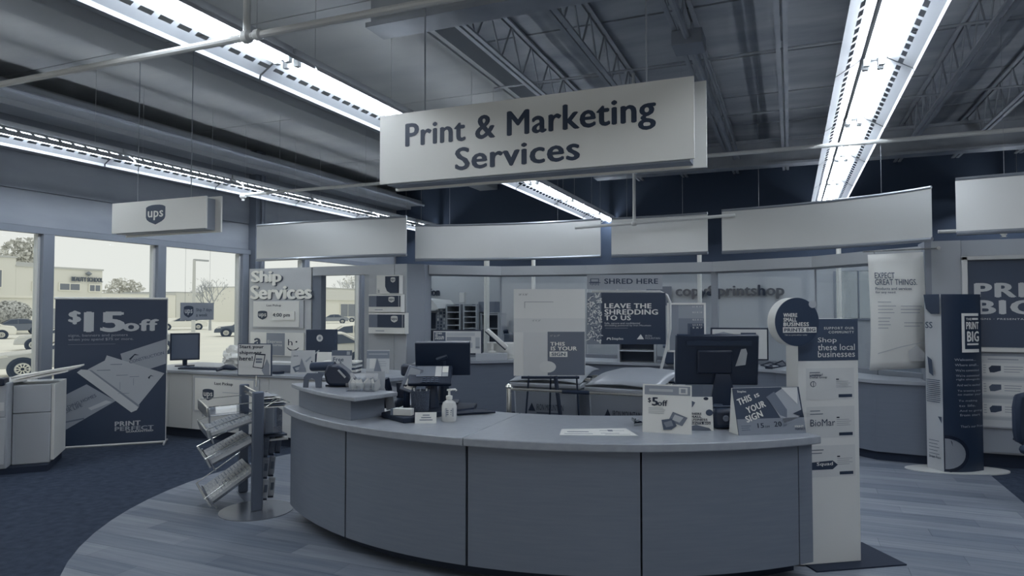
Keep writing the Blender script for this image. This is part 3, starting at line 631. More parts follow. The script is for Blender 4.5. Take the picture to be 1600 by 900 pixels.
B.text('24" X 36"', 808, 459, 822, 462, INK, 1, .0); B.text('18" X 24"', 829, 500, 842, 503, INK, 1, 0); B.text('11" X 17"', 857, 524, 872, 527, PAPER, 3, 0)
B.rect('template_line', 817, 472, 862, 472.6, M(.3, .5)); B.rect('template_line', 817, 472, 817.6, 482, M(.3, .5)); B.rect('template_band', 800, 498, 912, 520, M(.82, .22)); B.rect('template_band', 815, 520, 912, 588, M(.8, .22), 2)
B.rect('sample_area', 853, 519, 911, 587, M(.4, .25), 3); B.disc('sample_notch', 853, 574, 13, 9, M(.82, .22), 4)
B.text('THIS', 857, 535, 880, 541, PAPER, 5, .05); B.text('IS YOUR', 858, 542, 899, 548.5, PAPER, 5, .05); B.rect('word_box', 856, 550, 884, 558.5, PAPER, 4); B.text('SIGN', 859, 551.5, 881, 557, M(.35, .5), 5, .05)
sh = thing('shredding_sign', 'navy sign about leaving the shredding with a header plate on a tube stand', 'sign', (-1.84, 6.36, 0), 22.5)
box('panel', 0, 0, 1.25, .77, .015, 1.755, M(.2, .4), sh); box('header_plate', 0, -.005, 1.788, .74, .01, 1.93, M(.66, .5), sh)
MB().tube([(.7, .03, 0), (.7, .03, .9), (.78, .03, 1.2), (.82, .03, 1.4), (.82, .03, 1.66), (.79, .03, 1.73), (.72, .03, 1.765), (.05, .03, 1.765)], .014, 8).build('tube_frame', M(.85, .3), sh); MB().tube([(.3, .03, 1.76), (.3, .03, 1.8)], .01, 6).build('header_stem', M(.85, .3), sh)
MB().lathe([(.22, 0), (.22, .012), (.03, .02), (.02, .05)], 20, Matrix.Translation((.7, .03, 0))).build('foot_disc', M(.5, .4), sh)
B = Board(sh, (918, 458, 1040, 540), 0, 1.25, .77, 1.755, 0)
rn = random.Random(3); mb1, mb2 = MB(), MB()
B.rect('picture_ground', 918, 458, 940, 540, M(.55, .5))
for i in range(150):
    cx, cy = 919 + rn.random() * 22, 460 + rn.random() * 77; (x, z) = B.m(cx, cy); a = rn.random() * 180; l = rn.uniform(.015, .04)
    (mb1 if i % 3 else mb2).box(-l / 2, -.004 - .00002 * i, -.004, l / 2, -.0035 - .00002 * i, .004, Matrix.Translation((x, 0, z)) @ Matrix.Rotation(R(a), 4, 'Y'))
mb1.build('shred_print', M(.88, .6), sh, False); mb2.build('shred_print', M(.35, .6), sh, False)
B.text('LEAVE THE', 945, 475, 1018, 483, PAPER, 2, .05); B.text('SHREDDING', 945, 484.5, 1028, 493, PAPER, 2, .05); B.text('TO US', 945, 494, 986, 502, PAPER, 2, .05)
B.text('Safe, secure and confidential', 945, 505, 1000, 508.5, M(.8, .5), 2, .01); B.text('shredding powered by Iron Mountain', 945, 508.8, 1017, 512, M(.8, .5), 2, .01); B.lines('print_lines', 946, 514, 981, 1, 2, .6, M(.6, .5), 2, 0)
B.text('Staples', 956, 529, 974, 534, PAPER, 2, .03); B.poly('logo_mark', [(948, 533), (949, 529.5), (954, 529.5), (955, 533), (953.5, 533), (953, 531), (950, 531), (949.5, 533)], PAPER, 2); B.poly('logo_triangle', [(995, 532), (1001, 524), (1006, 532)], PAPER, 2); B.text('IRON\nMOUNTAIN', 1008, 525, 1031, 532, M(.75, .5), 2, 0)
B.text('SHRED HERE', 944, 0, 1027, 0.01, INK, 2, .03) if False else None
Bh = Board(sh, (915, 430, 1033, 453), 0, 1.788, .74, 1.93, -.005)
Bh.text('SHRED HERE', 942, 436, 1026, 444.5, LET, 1, .035); Bh.rect('icon_slot', 920, 436, 934, 442, M(.35, .5)); Bh.rect('icon_inner', 921.5, 437.2, 932.5, 441, M(.66, .5), 2); Bh.rect('icon_bar', 918, 442, 936, 443.2, M(.3, .5), 2)
for i in range(6): Bh.rect('icon_strip', 920 + 2.5 * i, 443.2, 921 + 2.5 * i, 446 + (i % 2), M(.3, .5), 2)
af = thing('poster_frame', 'white framed sign with nested paper sizes behind the big monitor', 'frame', (-1.2, 7.19, 0), 22.5)
for a, b, c, d in ((0, 1.14, .02, 1.66), (.385, 1.14, .405, 1.66), (0, 1.64, .405, 1.66), (0, 1.14, .405, 1.16)): box('frame_bar', a, 0, b, c, .02, d, M(.92, .4), af)
box('sheet', .02, .008, 1.16, .385, .014, 1.64, M(.6, .4), af); MB().tube([(.1, .03, 1.15), (.1, .03, 0)], .03, 8).build('stand_post', M(.8, .4), af); box('stand_foot', -.05, -.08, 0, .25, .14, .012, M(.6, .4), af)
B = Board(af, (1046, 476, 1103, 556), .02, 1.16, .385, 1.64, .008)
B.rect('size_area', 1061, 476, 1103, 556, M(.66, .4)); B.rect('size_area', 1061, 500, 1103, 556, M(.55, .4), 2); B.rect('size_area', 1076, 509, 1103, 556, M(.35, .4), 3); B.rect('size_area', 1080, 515, 1103, 556, M(.22, .4), 4)
for s, y in (('11 X 17', 478), ('8.5 X 14', 488), ('8.5 X 11', 501), ('5.5 X 8.5', 510), ('5 X 7', 515)): B.text(s, 1084, y, 1100, y + 2.8, PAPER, 5, .02)

# rear desk following the glass wall
dn = [(-4.75, 7.9), (-4.45, 8.5), (-3.7, 9.05), (-2.85, 9.25), (-1.1, 9.25), (-.2, 8.85), (.45, 8.3), (.8, 8.0), (1.28, 7.95)]
di = [(-5.0, 8.6), (-4.95, 9.0), (-4.2, 9.65), (-2.9, 9.95), (-1.03, 9.9), (.2, 9.38), (.85, 8.68), (1.0, 8.5), (1.28, 8.4)]
dk = thing('rear_desk', 'long grey desk curving along the glass partition', 'desk', (-2, 9, 0))
DESK_T = M(.66, .4); DESK_F = M(.48, .45, 0, .008, (3, 3, 40))
for i in range(len(dn) - 1):
    p, q, a, b = dn[i], dn[i + 1], di[i], di[i + 1]
    top = MB().slab([p, q, b, a], .815, .85); local(top, dk).build('top_section', DESK_T, dk, False)
    f = lambda u, v, k: (u[0] + (v[0] - u[0]) * k, u[1] + (v[1] - u[1]) * k)
    mb = MB().slab([f(p, a, .06), f(q, b, .06), f(q, b, .12), f(p, a, .12)], .1, .814); local(mb, dk).build('front_panel', DESK_F, dk, False)
    mb = MB().slab([f(p, a, .14), f(q, b, .14), f(q, b, .2), f(p, a, .2)], 0, .1); local(mb, dk).build('plinth', BLK_MATTE, dk, False)
def monitor(loc, rz, w_, h_, lab, z=.08):
    t = thing('computer_monitor', lab, 'monitor', loc, rz)
    box('bezel', -w_ / 2, -.02, z, w_ / 2, .02, z + h_, BLACK, t, .006); box('screen', -w_ / 2 + .02, -.023, z + .02, w_ / 2 - .02, -.0205, z + h_ - .02, M(.85, .25), t)
    MB().tube([(0, .03, 0), (0, .03, z + .1)], .03, 8).build('neck', BLACK, t); box('foot', -.12, -.06, 0, .12, .1, .012, BLACK, t, .004); return t
m1 = monitor((-4.5, 8.78, .85), 18, .74, .36, 'black framed monitor with a web page on the rear desk, left one')
B = Board(m1, (660, 518, 738, 560), -.35, .1, .35, .42, -.024)
B.rect('page_tile', 661, 520, 680, 545, M(.35, .4)); B.text('THIS\nIS\nYOUR\nPRINT', 663, 521, 678, 534, PAPER, 2, .05, line=.8); B.rect('page_tile', 682, 521, 728, 527, M(.75, .4)); B.rect('page_tile', 682, 529, 722, 536, M(.6, .4)); B.rect('page_tile', 729, 530, 736, 552, M(.7, .4)); B.rect('page_tile', 684, 540, 724, 550, M(.7, .4)); B.rect('page_line', 729, 548, 736, 549, INK, 2)
m2 = monitor((-.62, 9.2, .85), 14, .72, .42, 'black framed monitor with a photo page on the rear desk, right one')
B = Board(m2, (1135, 505, 1206, 550), -.34, .1, .34, .48, -.024)
B.poly('page_picture', [(1138, 512), (1150, 509), (1165, 513), (1172, 518), (1150, 520)], M(.6, .4)); B.disc('page_picture', 1158, 518, 4, 2, M(.3, .4), 2); B.rect('page_tile', 1172, 510, 1192, 524, M(.3, .4), 2); B.text('YOUR\nPRINT SHOP', 1174, 517, 1188, 522, PAPER, 3, .03)
sc_ = thing('barcode_scanner', 'white angled scanner on a stand beside the left web-page monitor', 'scanner', (-4.05, 9.02, .953), 20)
MB().tube([(0, 0, 0), (0, 0, .02), (0, 0, .03), (0, .02, .14)], [.06, .06, .02, .03], 10).build('stand', M(.9, .4), sc_)
MB().box(-.2, -.05, .0, .2, .05, .06, rot('Y', 42, (.05, 0, .18))).build('head', M(.9, .35), sc_, True, .015); MB().box(-.2, -.052, -.012, .2, .05, 0.002, rot('Y', 42, (.05, 0, .18))).build('dark_edge', INK, sc_)
for i, (x, y, w_, h_, d_, t_, lab) in enumerate(((-3.98, 9.3, .5, .24, .25, .9, 'long white carton behind the angled scanner'), (-4.05, 9.0, .46, .1, .2, .72, 'grey box in front of the white carton on the rear desk'))):
    o = thing('desk_carton', lab, 'carton', (x, y, .85), 22); box('carton_body', -w_ / 2, -d_ / 2, 0, w_ / 2, d_ / 2, h_, M(t_, .6), o, .006); box('tape_seam', -w_ / 2, -.02, h_, w_ / 2, .02, h_ + .002, M(t_ - .1, .5), o)
lp = thing('label_printer', 'white case with a dark front window beside the template board', 'printer', (-3.4, 9.3, .85), 24)
box('case', -.16, -.15, 0, .22, .2, .36, M(.85, .45), lp, .03); box('dark_window', -.13, -.154, .06, .03, -.151, .28, BLACK, lp); box('window_print', -.08, -.1555, .1, -.03, -.1545, .24, M(.45, .5), lp)
cb = thing('white_box', 'small white box on the rear desk left of the round sign', 'box', (.05, 8.95, .85), 10); box('box_body', -.06, -.06, 0, .06, .06, .17, M(.9, .5), cb, .004); box('box_lid', -.063, -.063, .17, .063, .063, .19, M(.85, .5), cb, .004)
cj = thing('cable_tangle', 'tangle of black cables on the rear desk beside the white box', 'cable', (-.3, 9.0, .85))
MB().tube([(.0, 0, .01), (.1, .1, .05), (.2, .05, .1), (.25, -.05, .05), (.1, -.1, .02), (-.05, 0, .04), (.05, .12, .07), (.2, .12, .02)], .009, 6).build('cable', BLACK, cj); box('adapter', .0, -.06, 0, .09, -.01, .035, BLACK, cj, .006)
for x, lab in ((-1.6, 'dark storage crate on low shelf behind the right document bin'),):
    o = thing('storage_crate', lab, 'crate', (x + .2, 9.38, .85), 10); box('tub', -.2, -.2, 0, .25, .2, .22, M(.2, .5), o, .02); box('rim', -.23, -.22, .22, .28, .22, .25, M(.3, .5), o, .01)
pb = thing('desk_shelf', 'white open desk shelf with papers behind the document bins', 'shelf', (-2.25, 9.3, .85), 8)
box('side_panel', 0, 0, 0, .03, .3, .34, SHELF, pb); box('side_panel', .5, 0, 0, .53, .3, .34, SHELF, pb); box('shelf_board', .03, 0, .15, .5, .3, .17, SHELF, pb); box('shelf_board', .03, 0, .32, .5, .3, .34, SHELF, pb); box('back_panel', .03, .28, 0, .5, .3, .32, M(.3, .5), pb)

# ------------------------------------------------------------------ shipping corner
sd = thing('shipping_desk', 'white panelled shipping desk in front of the corner windows', 'desk', (-7.25, 6.15, 0))
box('desk_top', -.65, 0, .795, 3.05, 1.1, .83, M(.66, .4), sd, .006); MB().slab([(3.051, 0), (3.3, .5), (3.3, 1.1), (3.051, 1.1)], .795, .83).build('desk_top_end', M(.62, .4), sd, False)
for a, b in ((-.62, .025), (.03, .42), (.425, 1.62), (1.625, 2.4), (2.405, 3.05)): box('front_panel', a, .03, .12, b, .06, .79, M(.84, .45), sd)
box('side_panel', 3.05, .05, .12, 3.08, .8, .79, M(.8, .45), sd); box('plinth', -.6, .1, 0, 3.0, .7, .12, BLK_MATTE, sd)
up = thing('pickup_plate', 'white plate with a parcel shield mounted on the shipping desk front', 'sign', (-6.76, 6.18, .36))
box('frame_plate', -.03, -.018, -.02, 1.0, 0, .41, M(.76, .4), up); box('panel', 0, -.024, 0, .92, -.018, .39, M(.93, .4), up)
B = Board(up, (305, 590, 397, 643), 0, 0, .92, .39, -.024); B.shield(318, 607, 336, 626, M(.2, .5), PAPER); B.text('Last Pickup', 337, 595, 366, 601, INK, 1, .03); B.lines('print_lines', 350, 611, 375, 1, 2, .8, M(.7, .5), 1, 0)
lm = monitor((-7.5, 6.66, .83), 48, .36, .36, 'grey screened monitor turned sideways on the left of the shipping desk'); 
for o in lm.children:
    if o.name.startswith('screen'): o.data.materials[0] = M(.4, .25)
kb = thing('keyboard_clutter', 'black keyboard with a scanner on the shipping desk', 'keyboard', (-7.1, 6.35, .83), 8); box('base', -.1, -.06, 0, .5, .1, .02, BLACK, kb, .006)
for i in range(9): box('key_row', -.08 + .062 * i, -.045, .02, -.03 + .062 * i, .085, .026, M(.25, .5), kb)
hs = thing('scanner_gun', 'black hand scanner lying on the shipping desk', 'scanner', (-6.5, 6.3, .834), 10); MB().tube([(0, 0, .025), (.08, 0, .045), (.16, 0, .04), (.22, 0, .025)], [.02, .035, .035, .015], 8).build('body', BLACK, hs); MB().tube([(.05, 0, .03), (.02, -.1, .015)], .018, 8).build('handle', BLACK, hs); MB().tube([(.22, 0, .025), (.3, .05, .01), (.42, 0, .01)], .006, 6).build('cable', BLACK, hs)
ms2 = thing('computer_mouse', 'black mouse beside the plastic bag on the shipping desk', 'mouse', (-6.0, 6.3, .83)); MB().lathe([(.035, 0), (.05, .01), (.04, .03), (.015, .04)], 14).build('shell', BLACK, ms2); MB().tube([(0, .04, .015), (.02, .14, .006), (-.05, .25, .006)], .004, 5).build('cable', BLACK, ms2)
pb2 = thing('plastic_bag', 'crumpled translucent white bag on the shipping desk', 'bag', (-6.6, 6.75, .83))
me = bpy.data.meshes.new('film'); bmx = bmesh.new(); bmesh.ops.create_icosphere(bmx, subdivisions=4, radius=.2)
rb = random.Random(5)
from mathutils import noise
for v in bmx.verts:
    k = 1 + .35 * noise.noise(v.co * 14) + .15 * noise.noise(v.co * 40); v.co = Vector((v.co.x * k * 1.25, v.co.y * k, max(.0, v.co.z * k * .8 + .12)))
bmx.to_mesh(me); bmx.free(); link('film', me, M(.93, .3), pb2)
tg = thing('bag_knot', 'small white cup beside the plastic bag on the shipping desk', 'cup', (-6.28, 6.62, .83)); MB().lathe([(.04, 0), (.05, .12), (.054, .125), (.046, .12), (.038, .01)], 16).build('cup_wall', M(.9, .4), tg)
# ship services wall prints
ss = thing('wall_lettering', 'white raised two-line lettering on the shipping panel', 'lettering', (-8.33, 8.69, 1.74))
B = Board(ss, (389, 421, 487, 468), 0, 0, 1.28, .5, 0)
for s, a, b, c, d in (('Ship', 391, 422, 440, 446), ('Services', 390, 445, 487, 467)):
    B.text(s, a + .3, b + .4, c + 1.2, d + 1.0, M(.3, .5), -3, .075, name='letter_edge', ext=.006, spacing=.9); B.text(s, a, b, c, d, M(.98, .4), 2, .06, ext=.012, spacing=.9)
pk = thing('pickup_board', 'framed white board with shield and pickup time under the shipping lettering', 'board', (-8.27, 8.695, 1.28))
box('frame_plate', 0, -.02, 0, 1.06, 0, .45, M(.76, .3), pk); box('panel', .03, -.028, .02, .98, -.02, .44, M(.92, .4), pk); box('card', .45, -.045, .13, .9, -.029, .27, M(.95, .5), pk)
B = Board(pk, (395, 470, 476, 513), 0, 0, 1.06, .45, -.028); B.shield(405, 486, 420, 500, M(.22, .5), PAPER); B.text('Last Pickup', 419, 476, 442, 480, INK, 1, .02); B.y = -.0455; B.text('4:00 pm', 430, 489.5, 457, 497, INK, 1, .03)
rt = thing('returns_board', 'triptych board with a letter, a grey tile and a smiling letter below the pickup board', 'board', (-8.3, 8.695, .83))
box('panel', 0, -.02, 0, 1.1, 0, .38, M(.93, .4), rt); B = Board(rt, (390, 519, 474, 558), 0, 0, 1.1, .38, -.02)
B.text('a', 396, 529, 408, 541, M(.3, .5), 1, .05); B.rect('tile', 416, 520, 445, 557, M(.6, .5)); B.text('Express\nReturns', 418, 532, 441, 542, M(.85, .5), 2, .03); B.text('h', 450, 530, 457, 540, INK, 1, .0); B.disc('dot', 463, 534, 1.4, 1.4, INK)
B.poly('smile', [(449, 543), (453, 546.5), (458, 547.5), (463, 546), (466, 543), (467, 544), (463, 548), (458, 549.5), (452, 548), (448.5, 544)], INK)
# parcel boxes displayed on the column
def parcel(loc, w_, h_, lab, kind):
    t = thing('display_parcel', lab, 'carton', loc); box('carton', 0, 0, 0, w_, .1, h_, M(.92, .5), t, .004)
    B = Board(t, (0, 0, 100, 100), 0, 0, w_, h_, 0)
    if kind == 0:
        B.poly('dark_panel', [(38, 6), (98, 6), (98, 96), (60, 96), (46, 84), (38, 60)], M(.2, .5)); B.shield(62, 12, 82, 40, PAPER, M(.2, .5), 2); B.rect('edge_band', 92, 6, 97, 96, M(.1, .5), 2); B.text('Domestic', 6, 70, 14, 94, M(.5, .5), 1, 0, 0)
    else:
        B.rect('side_tone', 1, 8, 25, 70, M(.48, .5)); B.rect('dark_panel', 25, 8, 98, 70, M(.2, .5)); B.shield(62, 14, 80, 46, PAPER, M(.2, .5), 2); B.rect('edge_band', 92, 8, 94, 70, M(.75, .5), 2); B.lines('print_lines', 20, 84, 44, 1, 4, 5, M(.7, .5), 1, 0)
parcel((-5.72, 8.51, 1.815), .4, .28, 'white parcel carton with a curved dark flap, topmost of three on the column', 0)
parcel((-5.86, 8.51, 1.545), .57, .265, 'white parcel carton with a dark band, middle of three on the column', 1)
parcel((-5.86, 8.51, 1.225), .64, .31, 'white parcel carton with a dark band, lowest and largest on the column', 1)
# leaflet stands on the shipping desk
def leaflet(x, y, w_, h_, lab, fn, rz=22):
    t = thing('leaflet_stand', lab, 'sign', (x, y, .83), rz); t.rotation_euler = (R(-7), 0, R(rz)); box('sheet', 0, 0, 0, w_, .008, h_, M(.8, .5), t); MB().prism([(.3 * w_, 0), (.7 * w_, 0), (.5 * w_, h_ * .7)], .0, .0 + .004, Matrix.Translation((0, .008, 0)) @ Matrix.Rotation(R(18), 4, 'X')).build('rear_strut', M(.6, .5), t)
    fn(Board(t, (0, 0, 100, 100), 0, 0, w_, h_, 0)); return t
def f1(B): B.text('jet', 10, 20, 30, 28, M(.4, .5), 1, .02); B.poly('picture', [(8, 70), (52, 55), (64, 78), (20, 92)], M(.4, .5)); B.poly('picture', [(18, 74), (42, 66), (48, 78), (26, 85)], M(.7, .5), 2); B.poly('picture', [(60, 45), (82, 25), (86, 30), (66, 50)], M(.65, .5)); B.disc('dot', 88, 47, 3, 3, INK)
def f2(B): B.rect('banner_strip', 0, 0, 100, 20, M(.42, .5)); B.rect('logo_box', 74, 4, 90, 17, M(.7, .5), 2); B.text('Free', 8, 26, 60, 42, M(.4, .5), 1, .04); B.lines('print_lines', 8, 55, 60, 3, 7, 2, M(.65, .5))
def f3(B): B.rect('banner_strip', 0, 4, 100, 36, M(.55, .5)); B.lines('print_lines', 8, 15, 92, 1, 4, 5, M(.7, .5), 2, 0); B.rect('inset', 14, 36, 40, 78, M(.9, .5), 2); B.lines('print_lines', 50, 48, 92, 3, 9, 2, M(.65, .5))
leaflet(-5.42, 6.3, .28, .28, 'grey leaflet stand with a small card picture on the shipping desk', f1)
leaflet(-4.78, 6.22, .23, .3, 'narrow leaflet stand with a dark header strip on the shipping desk', f2)
leaflet(-4.64, 6.7, .27, .28, 'leaflet stand with a wide grey header beside the display column', f3)
bks = thing('paper_stack', 'stack of shipping forms and envelopes on the shipping desk', 'paper', (-5.05, 6.62, .83), 15)
for i in range(6): box('sheet_bundle', -.15 + .02 * (i % 3), -.1, .025 * i, .3 + .015 * (i % 2), .12, .025 * i + .021, M((.5, .9, .3, .85, .6, .95)[i], .6), bks)
bk2 = thing('envelope_box', 'low grey supply box with forms beside the rack sign on the shipping desk', 'box', (-6.0, 6.5, .83), 6); box('tray', 0, -.1, 0, .55, .2, .09, M(.5, .5), bk2, .006); box('forms', .05, -.06, .09, .48, .15, .115, M(.85, .6), bk2)
tp = thing('tape_roll', 'black tape roll lying on the shipping desk by the leaflets', 'tape', (-5.6, 6.3, .83)); MB().lathe([(.03, 0), (.07, 0), (.07, .03), (.03, .03)], 18).build('roll', BLACK, tp)
bb = thing('display_box', 'tall dark envelope display with a round badge beside the column', 'display', (-5.55, 7.05, .83), 20); box('box_body', -.22, 0, 0, .16, .12, .5, M(.2, .5), bb, .006)
B = Board(bb, (0, 0, 100, 100), -.22, 0, .16, .5, 0); B.disc('badge', 48, 22, 11, 9, M(.85, .5)); B.disc('badge_core', 48, 22, 5, 4, M(.6, .5), 2); B.poly('stripe', [(18, 68), (46, 52), (48, 55), (20, 71)], M(.75, .5))
wp_ = thing('white_tray', 'white paper tray standing in front of the dark display', 'tray', (-5.3, 6.9, .83), 20); box('bottom', -.2, -.08, 0, .25, .1, .01, WHITE, wp_); box('front_lip', -.2, -.085, .01, .25, -.08, .07, WHITE, wp_); box('sheets', -.17, -.06, .01, .22, .09, .2, M(.95, .6), wp_, 0, rot('X', -12, (0, 0, .02)))

# roll-up banner near the windows
rb_ = thing('rollup_banner', 'tall navy roll-up banner offering fifteen dollars off signs', 'banner', (-7.7, 5.06, 0), 42.9)
box('sheet', 0, 0, .03, 1.135, .012, 1.71, M(.24, .4), rb_); MB().tube([(-.01, .006, 1.715), (1.145, .006, 1.715)], .014, 8).build('top_rail', M(.9, .3), rb_); MB().tube([(-.01, .006, .025), (1.145, .006, .025)], .014, 8).build('bottom_rail', M(.9, .3), rb_)
for x in (0, 1.135):
    MB().tube([(x, .03, 0.02), (x, .03, 1.71)], .008, 6).build('side_pole', M(.9, .3), rb_); MB().tube([(x, .03, .03), (x, -.12, .012)], .012, 6).build('foot', M(.8, .4), rb_); MB().tube([(x, .03, .03), (x, .2, .012)], .012, 6).build('foot', M(.8, .4), rb_)
B = Board(rb_, (85, 464, 258, 700), 0, .03, 1.135, 1.71, 0); LT = M(.78, .5); LT2 = M(.68, .5)
B.text('$', 104.6, 483, 124, 505, LT, 2, .07); B.text('15', 128, 484.5, 192, 518, LT, 2, .08, spacing=.8); B.text('off', 188, 497, 245, 517, LT, 3, .06)
B.text('signs, banners and posters', 105, 520.5, 196, 526, M(.62, .5), 2, .01); B.text('when you spend $75 or more.', 105, 527, 205, 532.5, M(.62, .5), 2, .01); B.rect('rule', 105, 537, 177, 537.6, M(.5, .5))
def s7(pts): return [(80 + x / 3.333, 450 + y / 3.333) for x, y in pts]
B.poly('picture_sheet', s7([(350, 345), (592, 268), (592, 405), (480, 440), (365, 400)]), M(.66, .5), 1); B.poly('picture_sheet', s7([(20, 585), (180, 505), (330, 600), (22, 775)]), M(.64, .5), 1)
B.poly('picture_blueprint', s7([(280, 352), (585, 458), (440, 640), (185, 425), (270, 380)]), M(.74, .5), 2)
B.poly('picture_roll', s7([(130, 440), (150, 425), (190, 428), (450, 640), (440, 655), (412, 666)]), M(.8, .5), 3); B.poly('picture_roll_shade', s7([(190, 428), (205, 430), (455, 630), (450, 640)]), M(.58, .5), 3)
for a, b, c, d in ((300, 400, 360, 404), (230, 430, 300, 434), (330, 460, 390, 463), (400, 470, 450, 473), (350, 500, 352, 540), (420, 480, 422, 520), (340, 560, 400, 562)): B.rect('plan_line', 80 + a / 3.333, 450 + b / 3.333, 80 + c / 3.333, 450 + d / 3.333, M(.55, .5), 3)
B.poly('house_mark', s7([(395, 375), (425, 347), (450, 355), (425, 354), (404, 380)]), INK, 3); B.poly('house_mark', s7([(497, 478), (512, 466), (530, 474), (512, 471), (503, 488)]), INK, 4)
B.text('CONSTRUCTION', 80 + 400 / 3.333, 450 + 383 / 3.333, 80 + 590 / 3.333, 450 + 400 / 3.333, M(.4, .5), 2, .02, 16); B.text('BUILDING HOMES', 80 + 45 / 3.333, 450 + 633 / 3.333, 80 + 250 / 3.333, 450 + 650 / 3.333, M(.35, .5), 2, .01, 24); B.text('FOR LIFE', 80 + 65 / 3.333, 450 + 645 / 3.333, 80 + 172 / 3.333, 450 + 662 / 3.333, M(.35, .5), 2, .01, 24)
B.poly('plan_line', s7([(35, 705), (170, 683), (172, 690), (37, 712)]), M(.45, .5), 2); B.poly('plan_tile', s7([(190, 632), (280, 595), (310, 605), (205, 645)]), M(.78, .5), 2)
B.text('PRINT', 80 + 327 / 3.333, 450 + 712 / 3.333, 80 + 462 / 3.333, 450 + 738 / 3.333, LT, 2, .05); B.text('PERFECT', 80 + 327 / 3.333, 450 + 741 / 3.333, 80 + 532 / 3.333, 450 + 764 / 3.333, LT2, 2, .05); B.text('GUARANTEED', 80 + 385 / 3.333, 450 + 765 / 3.333, 80 + 530 / 3.333, 450 + 775 / 3.333, M(.85, .5), 2, .04)

# multifunction copier at the left edge
cpy = thing('office_copier', 'pale multifunction copier with a paper output tray cut by the left picture edge', 'copier', (-7.05, 4.05, 0), 46)
box('base_cabinet', -1.1, .02, .06, .12, .75, .88, M(.72, .45), cpy, .01); box('front_door', -1.08, 0, .1, .11, .02, .55, M(.74, .45), cpy, .006); box('upper_front', -1.08, 0, .56, .11, .02, .86, M(.74, .45), cpy, .006)
box('label_strip', -.1, -.004, .62, .1, -.001, .7, M(.85, .5), cpy); box('control_panel', -.5, -.03, .86, .1, .16, .93, BLACK, cpy, .01); box('panel_screen', -.02, -.0, .931, .07, .09, .934, M(.6, .3), cpy)
box('plinth', -1.05, .05, 0, .45, .7, .06, BLK_MATTE, cpy)
box('finisher', .125, .18, .06, .44, .78, .56, M(.72, .45), cpy, .006); box('finisher_upper', .125, .18, .565, .44, .78, .84, M(.74, .45), cpy, .006); box('finisher_lit_side', .441, .2, .08, .47, .76, .84, M(.9, .45), cpy, .004)  # side plate painted paler for the window light falling on it
for i, (dx, z) in enumerate(((.0, .86), (.1, .9))): MB().prism([(.1, z), (.55 + dx, z + .09), (.58 + dx, z + .1), (.58 + dx, z + .115), (.1, z + .02)], .2, .55 - .1 * i).build('output_tray', M(.95, .4), cpy)
tag(box('waste_carton', .0, 0, 0, .18, .3, .4, M(.86, .5), None, .006, Matrix.Translation((-7.95, 4.9, 0)) @ Matrix.Rotation(R(43), 4, 'Z')), 'pale low box on the floor between the copier and the roll-up banner', 'box')

# ------------------------------------------------------------------ magazine rack
rk = thing('magazine_rack', 'silver floor rack on a round base with tilted magazine trays', 'rack', (-3.89, 4.16, 0), 54)
POST = M(.45, .45, .3)
MB().lathe([(.27, 0), (.28, .004), (.28, .012), (.05, .016)], 36, Matrix.Translation((0, .03, 0))).build('base_disc', M(.62, .25, .7), rk)
box('foot_bar', -.04, .1, .0, .04, .7, .012, M(.5, .4, .5), rk)
box('post', -.048, -.02, .012, .04, .02, .945, POST, rk, .012); box('post', -.04, .6, .012, .04, .635, .945, POST, rk, .012)
for z in (.925, .885): MB().tube([(0, .02, z), (0, .6, z)], .011, 8).build('cross_bar', CHROME, rk)
mag_specs = []
for i, (zo, zi, n) in enumerate(((.14, .36, 2), (.44, .6, 3), (.66, .76, 2), (.83, .84, 0))):
    sx = .37; ang = math.degrees(math.atan2(zi - zo, sx - .03))
    mxr = Matrix.Translation((-.03, 0, zi)) @ Matrix.Rotation(R(180), 4, 'Z') @ Matrix.Rotation(R(ang), 4, 'Y')
    L = math.hypot(zi - zo, sx - .03)
    tr_ = MB().box(0, -.56, -.06, L, -.03, -.055, mxr).build('tray_sheet', G_ACR, rk, False)
    MB().box(L - .012, -.57, -.065, L + .004, -.02, .015, mxr).build('lip_bar', CHROME, rk, True, .003)
    for y in (-.56, -.03): MB().tube([(0, y, .015), (L, y, .015)], .004, 5, True, mxr).build('side_wire', CHROME, rk)
    for y in (-.5, -.1): MB().box(L - .03, y - .02, -.12, L - .02, y + .02, -.01, mxr).build('clip', M(.75, .3, .6), rk)
    mag_specs.append((mxr, L, n))
W = rk.matrix_world
rkm = Matrix.Translation((-3.89, 4.16, 0)) @ Matrix.Rotation(R(54), 4, 'Z')
tiers = ['lowest', 'second lowest', 'third', 'top']
for ti, (mxr, L, n) in enumerate(mag_specs):
    for k in range(n):
        wid = .46 / n; y0 = -.55 + k * (.5 / n)
        lab = '%s magazine in the %s tray on the left of the rack' % (('rear', 'front')[k] if n == 2 else ('rear', 'middle', 'front')[k], tiers[ti])
        o = thing('magazine', lab, 'magazine', (0, 0, 0), 0, 'magazines in the floor rack'); o.matrix_world = rkm @ mxr @ Matrix.Translation((.02, y0, -.053))
        h0 = .012 + .01 * k
        box('pages', .0, .0, 0, L - .05, wid, h0, M(.8, .7), o)
        cm = M((.72, .78, .66)[k % 3], .5, 0, .12, (90, 30, 10)); box('cover', -.003, -.003, h0, L - .047, wid + .003, h0 + .003, cm, o)
        mb = MB(); rm = random.Random(ti * 7 + k)
        for q in range(9): mb.box(L * .06 + .028 * q, .02, h0 + .0032, L * .06 + .028 * q + rm.uniform(.004, .012), wid * rm.uniform(.4, .9), h0 + .0036)
        mb.build('cover_print', M(.58, .6), o, False)
o = thing('wire_tray', 'wire top tray with loose leaflets on the right of the rack', 'tray', (0, 0, 0)); o.matrix_world = rkm @ Matrix.Translation((.06, .05, .8))
